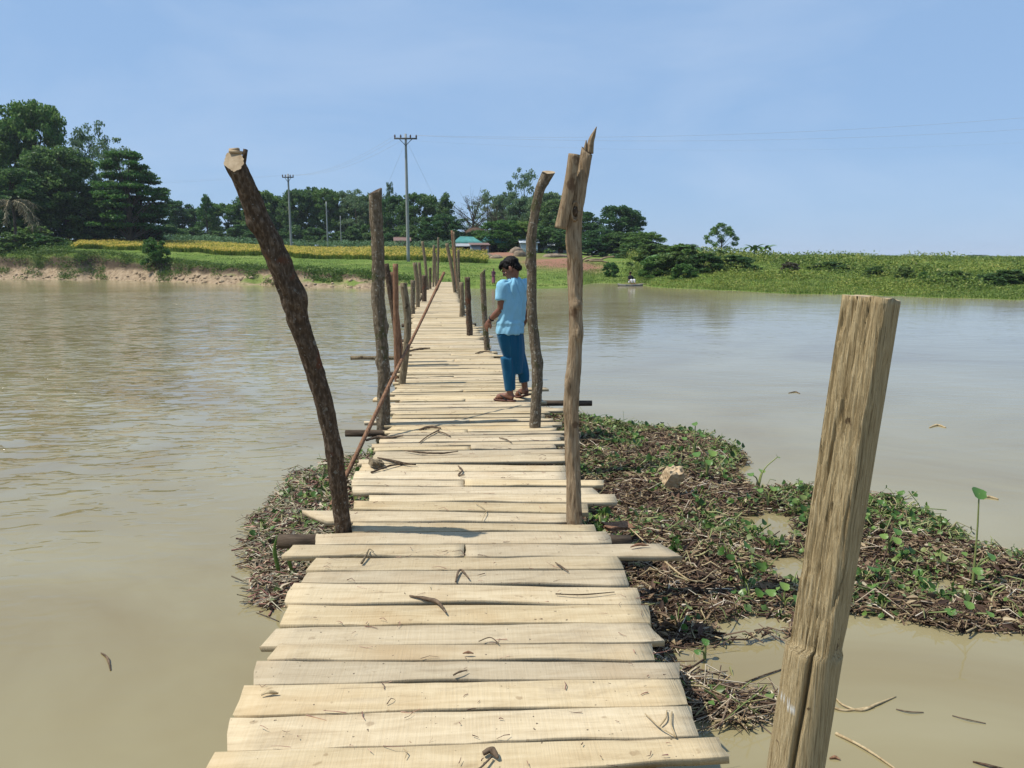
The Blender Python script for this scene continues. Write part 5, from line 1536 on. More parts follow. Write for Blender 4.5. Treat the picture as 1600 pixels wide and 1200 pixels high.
tree(62, 99, 285, 130, 'broad', 'dark undergrowth tree filling the base of the left stand', M_LEAF, 3, 1.6, group=GL)
tree(140, 101, 290, 130, 'broad', 'dark undergrowth tree below the thin grey green tree', M_LEAF, 4, 1.6, group=GL)
tree(205, 104, 305, 100, 'bush', 'dark thicket at the foot of the layered trees', M_LEAF, 2, 1.5, group=GL)
tree(-5, 93, 300, 70, 'layered', 'yellow green branch of foliage at the left edge', M_LEAFB, 3, 1.2, group=GL)
# far row
F_ = [(282, 150, 314, 52, 'broad', M_LEAF, 0, 'rounded dark tree just right of the left stand'), (310, 155, 325, 55, 'broad', M_LEAF, 1, 'low dark tree in the far row right of the rounded one'),
 (328, 145, 302, 40, 'cone', M_LEAFB, 0, 'pointed lighter tree in the far row left of the leaning post'), (357, 150, 318, 60, 'broad', M_LEAFB, 2, 'mid green tree seen just left of the leaning post'),
 (392, 152, 308, 55, 'broad', M_LEAF, 3, 'dark tree behind the leaning post'), (415, 148, 299, 55, 'broad', M_LEAFB, 4, 'green domed tree between the leaning post and the shorter pole'),
 (440, 150, 306, 50, 'broad', M_LEAF, 0, 'dark tree directly left of the shorter crossarm pole'), (470, 146, 296, 55, 'broad', M_LEAF, 2, 'tree directly right of the shorter crossarm pole'),
 (488, 150, 292, 45, 'broad', M_LEAF, 1, 'dark tree between the shorter crossarm pole and the bare pole'), (512, 148, 296, 50, 'broad', M_LEAFB, 3, 'domed tree behind the thin bare pole'), (538, 150, 300, 55, 'broad', M_LEAFG, 4, 'pale tree right of the thin bare pole'),
 (560, 146, 293, 50, 'airy', M_LEAFG, 2, 'loose pale tree just left of the second left post'), (585, 150, 302, 60, 'broad', M_LEAF, 0, 'dark tree hidden behind the second left post'),
 (612, 150, 286, 26, 'airy', M_LEAFG, 3, 'slim pale tree rising left of the tall crossarm pole'), (622, 138, 306, 55, 'broad', M_LEAF, 2, 'dark tree left of the tall crossarm pole'), (657, 132, 303, 66, 'broad', M_LEAF, 4, 'broad dark tree right of the tall crossarm pole')]
for (u, d, v, w_, k, m, var, lb) in F_:
    tree(u, d, v, w_, k, lb, m, var, 1.0, group=GF)
H_ = [(697, 125, 303, 50, 'cone', M_LEAF, 1, 'dark pointed tree above the bridge\'s far end'), (693, 118, 335, 70, 'broad', M_LEAF, 0, 'low dark tree left of the green roofed sheds'), (738, 150, 300, 62, 'bare', M_LEAFBR, 0, 'brown nearly leafless tree above the straw stack'),
 (762, 155, 296, 55, 'airy', M_LEAFG, 0, 'loose pale tree right of the leafless one'), (778, 140, 318, 60, 'bare', M_LEAFBR, 1, 'brownish thin tree above the boy\'s head'), (790, 150, 300, 45, 'broad', M_LEAFG, 1, 'pale rounded tree between the leafless tree and the tall one'),
 (818, 140, 263, 56, 'airy', M_LEAFG, 1, 'tall slender tree behind the boy, highest of the middle trees'), (822, 136, 310, 60, 'broad', M_LEAFG, 3, 'leafy base tree under the tall slender one'), (782, 105, 343, 62, 'broad', M_LEAFB, 1, 'bright green tree overhanging the green roofed shed'),
 (812, 106, 346, 55, 'broad', M_LEAFB, 3, 'bright green tree right of the shed behind the boy'), (852, 130, 300, 60, 'broad', M_LEAFG, 2, 'tree between the spotted post and the tall split post'), (872, 125, 312, 60, 'broad', M_LEAF, 3, 'dark tree directly behind the nailed log'),
 (858, 104, 352, 70, 'bush', M_LEAF, 0, 'dark shrubs left of the tall split post'), (900, 120, 330, 70, 'broad', M_LEAF, 1, 'dark tree behind the tall split post'), (918, 118, 338, 45, 'airy', M_LEAF, 2, 'loose dark tree right of the tall split post'),
 (965, 112, 322, 70, 'broad', M_LEAF, 4, 'large rounded dark tree right of the tall split post'), (985, 118, 326, 45, 'bare', M_LEAFBR, 2, 'bare branches beside the large rounded tree'), (940, 106, 358, 66, 'broad', M_LEAF, 0, 'low dark tree before the large rounded one'),
 (975, 104, 362, 70, 'broad', M_LEAF, 2, 'dark low tree above the inlet'), (1008, 100, 362, 62, 'broad', M_LEAFB, 0, 'tree at the right end of the dark grove'), (1030, 96, 380, 50, 'bush', M_LEAF, 1, 'dark shrub ending the grove on the right'), (925, 102, 372, 60, 'bush', M_LEAF, 3, 'dark undergrowth behind the log pile'), (985, 98, 380, 60, 'bush', M_LEAF, 2, 'dark undergrowth above the inlet\'s end')]
for (u, d, v, w_, k, m, var, lb) in H_:
    tree(u, d, v, w_, k, lb, m, var, 1.0, group=GH)
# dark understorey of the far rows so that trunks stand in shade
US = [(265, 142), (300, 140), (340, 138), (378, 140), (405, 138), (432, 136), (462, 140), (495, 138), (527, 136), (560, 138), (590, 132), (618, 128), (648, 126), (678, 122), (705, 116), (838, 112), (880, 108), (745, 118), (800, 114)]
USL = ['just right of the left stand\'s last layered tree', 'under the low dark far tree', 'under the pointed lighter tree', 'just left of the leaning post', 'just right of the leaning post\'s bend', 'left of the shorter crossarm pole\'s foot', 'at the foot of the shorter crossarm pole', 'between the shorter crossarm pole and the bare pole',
 'between the two bare poles', 'right of the lowest bare pole', 'behind the second left post', 'behind the small cream shed', 'right of the tall crossarm pole\'s foot', 'behind the long low shed', 'left of the teal roofed shed', 'between the spotted post and the pale blue shed', 'behind the whitish fence shed', 'below the straw stack', 'behind the open fronted shed']
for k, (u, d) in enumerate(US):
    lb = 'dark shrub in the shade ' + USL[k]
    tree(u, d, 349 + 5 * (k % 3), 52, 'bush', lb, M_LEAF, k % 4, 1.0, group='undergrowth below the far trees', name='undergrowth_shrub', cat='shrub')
# right: lone tree, bananas, hazy far trees
tree(1127, 88, 349, 52, 'sparse', 'lone small tree with clustered leaves on the right bank', M_LEAFB, 0, 2.0, group='lone trees')
for (u, d, v, w_, lb) in ((1052, 420, 384, 34, 'hazy distant tree left of the banana plants'), (1076, 430, 381, 30, 'hazy distant tree beside the left banana plant'), (1240, 380, 398, 20, 'tiny distant tree on the right skyline left of the hewn post'), (1272, 400, 397, 26, 'low distant tree on the skyline nearest left of the hewn post'),
 (1315, 420, 396, 24, 'pale distant tree on the skyline behind the hewn post'), (1385, 420, 399, 30, 'low distant tree on the skyline just right of the hewn post'), (1527, 400, 398, 30, 'rounded distant tree on the skyline at the far right'), (1555, 430, 402, 16, 'smallest distant tree near the right edge of the skyline')):
    tree(u, d, v, w_, 'broad', lb, M_LEAFG, 2, .6, group='distant trees on the skyline')

# banana plants
def blade_leaf(L, wd, droop, n=9):
    V = []; Q = []
    for i in range(n):
        t = i / (n - 1)
        x = L * (t - .12 * t * t); z = L * (.55 * t - droop * t * t)
        w_ = wd * math.sin(math.pi * min(1, .06 + .93 * t)) ** .6
        V += [(x, -w_, z - w_ * .25), (x, 0, z), (x, w_, z - w_ * .25)]
    for i in range(n - 1):
        a = i * 3
        Q += [[a, a + 3, a + 4, a + 1], [a + 1, a + 4, a + 5, a + 2]]
    return npmesh('leaf', V, np.array(Q))
M_BANANA = plain_mat('banana_leaf', (.09, .17, .035), .5, .3, 3)
M_STEM = plain_mat('banana_stem', (.12, .14, .06), .7)
BL = [blade_leaf(1.7, .2, .75), blade_leaf(1.5, .18, .45), blade_leaf(1.3, .2, 1.0)]
def banana(u, d, s, label, nl=8, name='banana_plant', seed=0):
    b = gpt(u, d); root = empty(name, b)
    V, Q, T, _ = tube([(0, 0, -.1), (.03, 0, .6 * s), (0, .02, 1.15 * s)], [.11 * s, .09 * s, .05 * s], 10, 8)
    link('stem', npmesh('stem', V, [Q, T]), M_STEM, root, True)
    for k in range(nl):
        o = link('leaf', BL[k % 3], M_BANANA, root, True)
        o.location = (0, 0, (1.05 + .03 * (k % 4)) * s); o.scale = (s, s, s)
        o.rotation_euler = (0, -.15 * (k % 3), k * 2.4 + seed)
    tag(root, label, 'plant', 'banana plants')
banana(1080, 70, 1.05, 'banana plant standing left of the lone tree on the right bank', seed=.4)
banana(1178, 84, 1.15, 'banana plant just right of the lone tree', 9, seed=1.1)
banana(1195, 86, 1.1, 'rightmost banana plant right of the lone tree', 8, seed=2.2)
banana(1030, 68, .95, 'pale banana plant at the right end of the dark grove', 7, seed=3.0)
banana(1125, 72, .7, 'small banana plant below the lone tree', 7, seed=.9)
# wilted palm by the left edge
M_DRYF = leaf_mat('dry_palm_leaflets', [(0, (.10, .09, .05)), (.6, (.22, .2, .11)), (1, (.34, .3, .18))], .2)
pb = gpt(26, 84); palm = empty('wilted_palm', pb)
V, Q, T, _ = tube([(0, 0, -.2), (.15, 0, 2.2), (.1, 0, 4.5)], [.16, .12, .12], 14, 8, .1, 2); link('trunk', npmesh('trunk', V, [Q, T]), M_TRUNK, palm, True)
rg = np.random.default_rng(4)
for k in range(8):
    a = k * .8 + rg.normal() * .3; L = rg.uniform(1.8, 3.6); dr = rg.uniform(.6, 2.2)
    pts = np.array([(math.cos(a) * L * t, math.sin(a) * L * t * .7, 4.5 + 1.3 * t - dr * 2.0 * t * t) for t in np.linspace(0, 1, 12)])
    mb = MB(); mb.tube(pts[::2], [.05, .035, .012], n=12, seg=5)
    fr = mb.build('frond', M_STRAW, palm, True)
    C = np.repeat(pts[2:], 14, 0) + rg.normal(size=(140, 3)) * [.05, .05, .05]
    D = np.c_[rg.normal(size=140) * .5, rg.normal(size=140) * .5, -np.ones(140)]
    V, Q = stick_field(C, D, rg.uniform(.3, .7, 140), np.full(140, .03), rg, .1, 3, 3)
    lf = link('leaflets', npmesh('leaflets', V, Q), M_DRYF, fr); lf['kind'] = 'stuff'
palm.scale = (1.3, 1.3, 1.15)
tag(palm, 'wilted palm with drooping dry fronds at the left edge', 'palm')

# ------------------------------------------------------------------ bushes on the banks
SH = [(243, 2.6, 40, 44, M_LEAFB, 'leafy shrub hanging over the cut left bank'), (28, 6, 50, 34, M_LEAF, 'dark shrub at the foot of the wilted palm'), (62, 9, 44, 30, M_LEAFB, 'green shrub on the mound right of the wilted palm'), (85, 10, 40, 24, M_LEAF, 'dark shrub between the mound and the yellow crop'), (50, 14, 60, 40, M_LEAFB, 'bushy mound of weeds behind the wilted palm'),
 (955, 5, 26, 24, M_LEAFB, 'round bright shrub at the water\'s edge in the inlet'), (1022, 7, 44, 34, M_LEAFB, 'light green shrub right of the small boat'), (1050, 9, 46, 36, M_LEAF, 'dark shrub right of the small boat'), (1070, 6, 40, 26, M_LEAFB, 'low shrub in front of the banana plant'), (1100, 10, 48, 30, M_LEAF, 'dark shrub below the lone tree'), (1150, 14, 50, 26, M_LEAF, 'dark shrub right below the lone tree'), (1020, 16, 50, 36, M_LEAF, 'shrub at the foot of the dark grove'), (1060, 18, 60, 34, M_LEAFB, 'shrub behind the banana plant'),
 (1235, 17, 30, 18, M_LEAFBR, 'brownish low shrub left of the hewn post'), (1370, 15, 26, 18, M_LEAF, 'small dark shrub just right of the hewn post'), (1415, 13, 22, 22, M_LEAF, 'dark upright shrub on the mid right bank'), (1447, 13, 18, 16, M_LEAFB, 'yellow green shrub between two dark ones'), (1492, 9.5, 42, 22, M_LEAF, 'rounded dark shrub on the right bank'), (1545, 9, 40, 20, M_LEAF, 'low dark shrub left of the rightmost shrub'), (1580, 11, 50, 26, M_LEAF, 'rightmost dark shrub on the right bank'), (1300, 20, 44, 14, M_LEAF, 'dark low shrub behind the hewn post')]
M_SHRUB = leaf_mat('shrub_leaves', [(0, (.045, .095, .025)), (.5, (.075, .145, .034)), (1, (.13, .20, .055))], .35)
for k, (u, s, w_, h, m, lb) in enumerate(SH):
    if u > 1000 and m is M_LEAF: m = M_SHRUB; w_ *= 1.35
    d = float(shore(u)) + s
    b = gpt(u, d)
    v0 = 600 - F * ((b.z - 1.6) / d + math.sin(PITCH)) / math.cos(PITCH)
    tree(u, d, v0 - h, w_ * 1.15, 'bush', lb, m, k % 4, 1.0, group='shrubs on the riverbanks', name='shrub', cat='shrub', sink=.15)

# ------------------------------------------------------------------ ground cover
rg = np.random.default_rng(21)
M_GRASS = leaf_mat('bank_grass', [(0, (.08, .14, .022)), (.5, (.14, .22, .04)), (.85, (.21, .27, .06)), (1, (.30, .29, .10))], .3)
M_WEED = leaf_mat('bank_weeds', [(0, (.05, .105, .018)), (.5, (.09, .165, .028)), (.85, (.145, .215, .042)), (1, (.23, .24, .075))], .3)
M_WEEDY = leaf_mat('yellow_weeds', [(0, (.09, .16, .025)), (.5, (.15, .22, .038)), (.85, (.20, .25, .05)), (1, (.25, .26, .06))], .3)
def scatter(n, u0, u1, s0, s1, pw_=1.0):
    u = rg.uniform(u0, u1, n); s = s0 + (s1 - s0) * rg.random(n) ** pw_
    d = shore(u) + s
    x, y = H(u, d); return u, s, d, np.c_[x, y, ground(u, d)]
# short turf on the left and middle bank
u, s, d, P = scatter(40000, -60, 1000, 1.6, 28, 1.3)
k = ~((u < 620) & (s < 3.2) & (rg.random(len(u)) < .85))
P = P[k]; n = len(P)
hh = rg.uniform(.03, .08, n) * (1 + 1.2 * np.clip(vn(P[:, 0] / 1.4, P[:, 1] / 1.4, 66), 0, 1) * 2)
V, Q, T = blade_field(P, hh, rg.uniform(.02, .05, n), rg, .5)
tag(link('bank_grass', npmesh('bank_grass', V, [Q, T]), M_GRASS), 'short green grass on the left and middle bank', 'grass', kind='stuff')
# weeds on the right bank: leafy clumps
u, s, d, P = scatter(7500, 985, 1720, .6, 48, 1.2)
hmap = .10 + 1.7 * np.clip(fbm(P[:, 0] / 4.2, P[:, 1] / 4.2, 67, 3) + .12, 0, 1) * np.clip(s / 9, .1, 1)
yel = fbm(P[:, 0] / 5.0, P[:, 1] / 5.0, 77, 3) > .06
C = []; S = []
for p, h in zip(P, hmap):
    m = 16
    q = rg.normal(size=(m, 3)) * [h * .55 + .1, h * .55 + .1, 0]
    q[:, 2] = rg.random(m) * h
    C.append(p + q); S.append(rg.uniform(.07, .17, m) * (.7 + h))
C = np.array(C); S = np.array(S)
for sel, nm, mt, lb in ((~yel, 'bank_weeds', M_WEED, 'rank green weeds covering the right bank'), (yel, 'yellow_weeds', M_WEEDY, 'patches of yellowish weeds on the right bank')):
    V, T = leaf_field(C[sel].reshape(-1, 3), S[sel].ravel(), rg, .3, .6)
    tag(link(nm, npmesh(nm, V, T), mt), lb, 'weeds', kind='stuff')
u, s, d, P = scatter(20000, 900, 1720, .1, 14, 1.4); n = len(P)
V, Q, T = blade_field(P, rg.uniform(.05, .2, n) * (1 + np.clip(vn(P[:, 0] / 2, P[:, 1] / 2, 78) * 3, 0, 1)), rg.uniform(.02, .045, n), rg, .35)
tag(link('waterside_grass', npmesh('waterside_grass', V, [Q, T]), M_GRASS), 'yellowish grass along the water on the right bank', 'grass', kind='stuff')
# far plain on the right: bushy skyline
u, s, d, P = scatter(3200, 1020, 1720, 44, 210, 1.0)
C = np.repeat(P, 12, 0) + rg.normal(size=(len(P) * 12, 3)) * [.8, .8, .14] + [0, 0, .10]
V, T = leaf_field(C, rg.uniform(.2, .5, len(C)), rg, .3, .6)
tag(link('far_scrub', npmesh('far_scrub', V, T), M_WEED), 'dark green scrub along the right skyline', 'scrub', kind='stuff')
# weeds tumbling down the cut bank and at its foot
u, s, d, P = scatter(2600, -40, 640, .1, 4.4)
k = (vn(u / 26, s * .4, 68) + .10 * (s - 2.0) > .10) | ((s > 2.5) & (rg.random(len(u)) < .75))
P = P[k]
C = np.repeat(P, 22, 0) + rg.normal(size=(len(P) * 22, 3)) * [.28, .2, .13] + [0, -.05, .08]
V, T = leaf_field(C, rg.uniform(.08, .2, len(C)), rg, .2, .5)
tag(link('hanging_weeds', npmesh('hanging_weeds', V, T), M_WEED), 'tufts of weeds hanging over the eroded left bank', 'weeds', kind='stuff')
# left mound weeds
u, s, d, P = scatter(700, -60, 112, 4, 22)
C = np.repeat(P, 20, 0) + rg.normal(size=(len(P) * 20, 3)) * [.4, .4, .25] + [0, 0, .25]
V, T = leaf_field(C, rg.uniform(.12, .28, len(C)), rg, .3, .5)
tag(link('mound_weeds', npmesh('mound_weeds', V, T), M_WEED), 'weeds around the wilted palm on the left bank', 'weeds', kind='stuff')
# clods of earth below the cut
M_CLOD = grain_mat('clods', [(.3, (.15, .105, .065)), (.7, (.44, .34, .22))], 4, (1, 1, 1), .95, .9, .06)
u, s, d, P = scatter(130, -40, 650, .0, 1.6)
mb = MB()
for p in P:
    r = rg.uniform(.05, .2)
    V, Q, T = ellipsoid(p, (r * 1.3, r, r * .7), Matrix.Rotation(rg.uniform(0, 3), 4, 'Z'), 8, 5)
    V = V + rg.normal(size=V.shape) * r * .12
    mb.add(V, Q, T)
tag(mb.build('earth_clods', M_CLOD, None, True), 'sandy clods fallen below the eroded left bank', 'earth', kind='stuff')

# ------------------------------------------------------------------ crops
M_RICE = leaf_mat('rice_leaves', [(0, (.14, .20, .028)), (.5, (.24, .30, .046)), (1, (.34, .37, .07))], .4)
M_EAR = leaf_mat('ripe_rice_ears', [(0, (.38, .40, .06)), (.5, (.58, .53, .085)), (1, (.70, .57, .13))], .4)
fs = lambda u: np.interp(u, [100, 160, 250, 330, 470, 580, 660, 762], [12.5, 13, 15, 18, 22, 23, 24, 25])
fe = lambda u: np.interp(u, [100, 160, 250, 330, 470, 580, 660, 762], [33, 36, 40, 45, 50, 52, 50, 38])
n = 52000
u = rg.uniform(108, 762, n); t = rg.random(n) ** 1.6
edge = np.clip((u - 108) / 20, .2, 1)
s = fs(u) + .8 * vn(u / 9, 0, 69) + (fe(u) - fs(u)) * t
gap = np.abs((s - fs(u)) - 9.5 - .6 * vn(u / 15, 3, 70)) < .7            # a bund between two plots
u, s, edge = u[~gap], s[~gap], edge[~gap]; n = len(u)
x, y = H(u, shore(u) + s); P = np.c_[x, y, ground(u, shore(u) + s)]
hh = (.62 + .12 * vn(x / 2, y / 2, 72)) * edge * rg.uniform(.75, 1.1, n)
V, Q, T = blade_field(P, hh, rg.uniform(.04, .09, n), rg, .22)
tag(link('rice_crop', npmesh('rice_crop', V, [Q, T]), M_RICE), 'green stalks of the ripening rice field', 'crop', kind='stuff')
k = rg.random(n) < .62 * np.clip(1.15 - (u - 380) / 480, .25, 1)
C = P[k] + np.c_[rg.normal(size=(k.sum(), 2)) * .08, hh[k] * rg.uniform(.82, 1.05, k.sum())]
V, T = leaf_field(C, rg.uniform(.14, .26, len(C)), rg, .1, .4)
tag(link('rice_ears', npmesh('rice_ears', V, T), M_EAR), 'golden ears of the ripening rice field', 'crop', kind='stuff')
# maize behind: the front row as single plants, the rest as one mass
M_MAIZE = leaf_mat('maize_leaves', [(0, (.05, .11, .04)), (.5, (.09, .17, .06)), (1, (.17, .25, .10))], .25)
def maize_verts(rg_, h):
    mb = MB()
    mb.tube([(0, 0, -.05), (0, 0, h)], [.018, .008], n=4, seg=4)
    for j in range(9):
        a = j * 2.5 + rg_.random(); z = h * (.25 + .08 * j); L = rg_.uniform(.5, .8)
        V = []; Q = []
        for i in range(5):
            t = i / 4; xx = L * t; zz = z + L * (.8 * t - 1.0 * t * t); w_ = .045 * math.sin(math.pi * min(1, .15 + .8 * t))
            V += [(math.cos(a) * xx - math.sin(a) * w_, math.sin(a) * xx + math.cos(a) * w_, zz), (math.cos(a) * xx + math.sin(a) * w_, math.sin(a) * xx - math.cos(a) * w_, zz)]
        for i in range(4): Q.append([2 * i, 2 * i + 2, 2 * i + 3, 2 * i + 1])
        mb.add(V, Q)
    return mb
MZ = [maize_verts(rg, 1.25) for _ in range(4)]
MZM = [m.mesh('maize_plant') for m in MZ]
k = 0
for u in np.arange(118, 700, 9.5):
    uu = u + rg.normal() * 1.0; d = float(shore(uu)) + float(fe(uu)) + 1.2 + rg.normal() * .2
    o = link('maize_plant', MZM[k % 4], M_MAIZE); o.location = gpt(uu, d); o.rotation_euler = (0, 0, rg.uniform(0, 6)); sc_ = rg.uniform(.85, 1.25); o.scale = (sc_ * 1.5, sc_ * 1.5, sc_)
    tag(o, 'maize plant in the front row behind the yellow rice', 'plant', 'front row of the maize'); k += 1
mb = MB()
for _ in range(520):
    uu = rg.uniform(112, 720); d = float(shore(uu)) + float(fe(uu)) + 2 + rg.uniform(0, 14)
    p = gpt(uu, d); q = MZ[_ % 4]; a = rg.uniform(0, 6); c_, s_ = math.cos(a), math.sin(a)
    V = np.vstack(q.V) * rg.uniform(.9, 1.3); V = np.c_[(V[:, 0] * c_ - V[:, 1] * s_) * 1.5, (V[:, 0] * s_ + V[:, 1] * c_) * 1.5, V[:, 2]] + np.array(p)
    mb.add(V, np.vstack(q.Q), np.vstack(q.T))
tag(mb.build('maize_crop', M_MAIZE), 'green maize standing behind the rice field', 'crop', kind='stuff')

# ------------------------------------------------------------------ sheds
def tin(name, col, rough=.55, rust=.3):
    m, nt, bs = newmat(name)
    v = mapped(nt, (1, 1, 1))
    f = noise(nt, v, 1.6, 5)
    c = ramp(nt, f, [(.35, tuple(x * .75 for x in col)), (.6, col)])
    f2 = noise(nt, v, 3.0, 4)
    c = mix(nt, ramp(nt, f2, [(.58, (0, 0, 0)), (.72, (rust, rust, rust))]), c, (.16, .08, .045))
    nt.links.new(c, bs.inputs['Base Color']); bs.inputs['Roughness'].default_value = rough; bs.inputs['Metallic'].default_value = .15
    return m
T_TEAL = tin('teal_tin', (.07, .27, .24)); T_GREY = tin('grey_tin', (.42, .43, .44)); T_WALL = tin('blue_grey_tin', (.30, .37, .42)); T_WHITE = tin('white_tin', (.58, .62, .64)); T_BROWN = tin('rusty_tin', (.22, .13, .10)); T_DARK = plain_mat('dark_wall', (.05, .045, .045), .9)
def sheet(c, w_, dpt, rot, amp=.02, n=40):
    """corrugated sheet centred at c"""
    V = []; Q = []
    for i in range(n + 1):
        x = (i / n - .5) * w_; z = amp * (1 if i % 2 else -1)
        V += [(x, -dpt / 2, z), (x, dpt / 2, z), (x, -dpt / 2, z - .012), (x, dpt / 2, z - .012)]
    for i in range(n):
        a = i * 4; Q += [[a, a + 4, a + 5, a + 1], [a + 2, a + 3, a + 7, a + 6], [a, a + 2, a + 6, a + 4], [a + 1, a + 5, a + 7, a + 3]]
    V = np.array(V) @ np.array(rot.to_3x3()).T + np.asarray(c)
    return V, np.array(Q)
def shed(u0, u1, d, v_eave, v_ridge, v_base, label, roof, wall, openf=False, dpt=3.2, hip=False, lean=False):
    um = (u0 + u1) / 2
    b = gpt(um, d); w_ = (u1 - u0) * d / F
    root = empty('shed', b, -math.atan2((um - 800) / F, 1.0) * .5 - YAW + R(6))
    he = zv(v_eave, d) - b.z; hr = zv(v_ridge, d) - b.z
    X = lambda a: Matrix.Rotation(a, 4, 'X')
    def panel(nm, c, ww, hh, rot, m, k=40):
        V, Q = sheet(c, ww, hh, rot, .02, k); return link(nm, npmesh(nm, V, Q), m, root)
    if not openf:
        panel('wall', (0, -dpt / 2, he / 2 - .2), w_, he + .4, X(R(90)), wall)
        mb = MB(); mb.box((w_ * .2, -dpt / 2 - .03, min(.85, he * .45)), (.34, .02, min(.8, he * .42))); mb.build('door', T_BROWN, root)
    else:
        for k in range(4):
            V, Q, T, _ = tube([((k / 3 - .5) * w_ * .94, -dpt / 2, -.3), ((k / 3 - .5) * w_ * .94, -dpt / 2, he)], [.06, .05], 4, 6)
            link('post', npmesh('post', V, [Q, T]), M_OLIVE, root)
        panel('wall', (-w_ * .3, -dpt / 2 + .08, he / 2 - .2), w_ * .36, he + .4, X(R(90)), wall, 14)
    panel('back_wall', (0, dpt / 2, he / 2 - .2), w_, he + .4, X(R(90)), T_DARK)
    for sg in (-1, 1):
        panel('side_wall', (sg * w_ / 2, 0, he / 2 - .2), dpt, he + .4, Matrix.Rotation(R(90), 4, 'Z') @ X(R(90)), wall, 20)
    rise = hr - he
    if lean:
        sl = math.hypot(dpt + .8, rise); panel('roof', (0, 0, he + rise / 2), w_ + .5, sl, X(math.atan2(rise, dpt + .8)), roof)
    else:
        run = dpt / 2 + .35; sl = math.hypot(run, rise); a = math.atan2(rise, run)
        r1 = panel('roof', (0, -run / 2, he + rise / 2), w_ + .5, sl, X(a), roof); r2 = panel('roof', (0, run / 2, he + rise / 2), w_ + .5, sl, X(-a), roof)
        if hip:
            for o in (r1, r2):
                for v in o.data.vertices:
                    if v.co.z > he + rise * .5: v.co.x *= .45
        mb = MB(); mb.tube([(-w_ * (.24 if hip else .52), 0, hr), (w_ * (.24 if hip else .52), 0, hr)], [.06, .06], n=3, seg=6); mb.build('ridge_cap', roof, root)
    tag(root, label, 'shed', 'tin sheds in the village')
shed(708, 750, 104, 380, 370, 396, 'shed with a bright teal hipped roof beyond the bridge', T_TEAL, T_GREY, hip=True, dpt=4)
shed(712, 742, 98, 385, 380, 396, 'low shed with a slanting pale grey roof in front of the teal one', T_GREY, T_DARK, lean=True, dpt=2.5, openf=True)
shed(736, 762, 96, 383, 379, 396, 'low shed with blue grey tin walls above the boy\'s head', T_BROWN, T_WALL, lean=True, dpt=2.5)
shed(750, 790, 106, 380, 369, 396, 'shed with a green roof and open dark front right of the tin walls', T_TEAL, T_BROWN, openf=True, hip=True, dpt=4)
shed(812, 838, 104, 380, 373, 396, 'pale blue tin shed partly behind the spotted post', T_WHITE, T_WHITE)
shed(848, 884, 106, 386, 380, 400, 'whitish tin fence shed between the two right posts', T_WHITE, T_WHITE)
shed(618, 640, 118, 377, 371, 385, 'small cream shed behind the tall crossarm pole', T_BROWN, plain_mat('cream_wall', (.5, .42, .3), .9))
shed(660, 702, 122, 380, 374, 388, 'long low shed with a pale roof left of the teal one', T_WHITE, T_DARK, lean=True, dpt=3)
# straw stack and earth heaps
M_STACK = grain_mat('old_straw', [(.3, (.075, .05, .035)), (.7, (.17, .115, .078))], 5, (1, 1, 3), .95, .9, .08)
p = gpt(743, 124); hst = zv(356, 124) - p.z
rows = [ring((0, 0, z * hst), 2.1 * r, 1.8 * r, 0, 24, fn=lambda a, z=z: 1 + .06 * np.sin(a * 5 + z * 20) + .05 * np.sin(a * 11 + z * 9)) for z, r in ((-.05, .8), (.1, .85), (.4, .9), (.6, .95), (.8, .85), (.95, .6), (1.0, .15))]
V, Q, T = loft(rows); st = empty('straw_stack', p); link('stack', npmesh('stack', V, [Q, T]), M_STACK, st, True)
pts = rg.normal(size=(2600, 3)); pts /= np.linalg.norm(pts, axis=1)[:, None]
C = np.c_[pts[:, 0] * 2.2, pts[:, 1] * 1.9, (pts[:, 2] * .52 + .5) * hst] + rg.normal(size=(2600, 3)) * .22
V, Q = stick_field(C, np.c_[rg.normal(size=(2600, 2)), rg.normal(size=2600) * .4 - .6], rg.uniform(.3, .8, 2600), np.full(2600, .014), rg, .2, 3, 3)
lo = link('loose_straw', npmesh('loose_straw', V, Q), M_STACK, st); lo['kind'] = 'stuff'
tag(st, 'brown straw stack above the teal roofed shed', 'straw stack')
M_HEAP = grain_mat('pale_earth', [(.3, (.12, .09, .062)), (.7, (.30, .235, .165))], 3, (1, 1, 1), .95, .8, .08)
for k, (u, d, sz, lb) in enumerate(((757, 88, (1.5, .9, .45), 'pale earth heap at the end of the yellow crop'), (775, 86, (1.0, .7, .4), 'earth heap just left of the boy\'s hair'), (812, 88, (1.0, .8, .6), 'rounded grey boulder right of the boy\'s hair'), (806, 92, (1.1, .9, .75), 'brown earth heap behind the boulder'), (868, 90, (2.2, .8, .4), 'earth heap above the red dirt strip'))):
    V, Q, T = ellipsoid((0, 0, 0), (sz[0] * .8, sz[1] * .9, sz[2]), None, 28, 16)
    V = V * (1 + .30 * fbm(V[:, 0] * 1.3 + k * 9, V[:, 1] * 1.3 + V[:, 2] * 1.7, 82, 4))[:, None]
    o = link('earth_heap', npmesh('earth_heap', V, [Q, T]), M_HEAP, smooth=True); o.location = gpt(u, d); tag(o, lb, 'earth heap', 'earth heaps near the sheds')
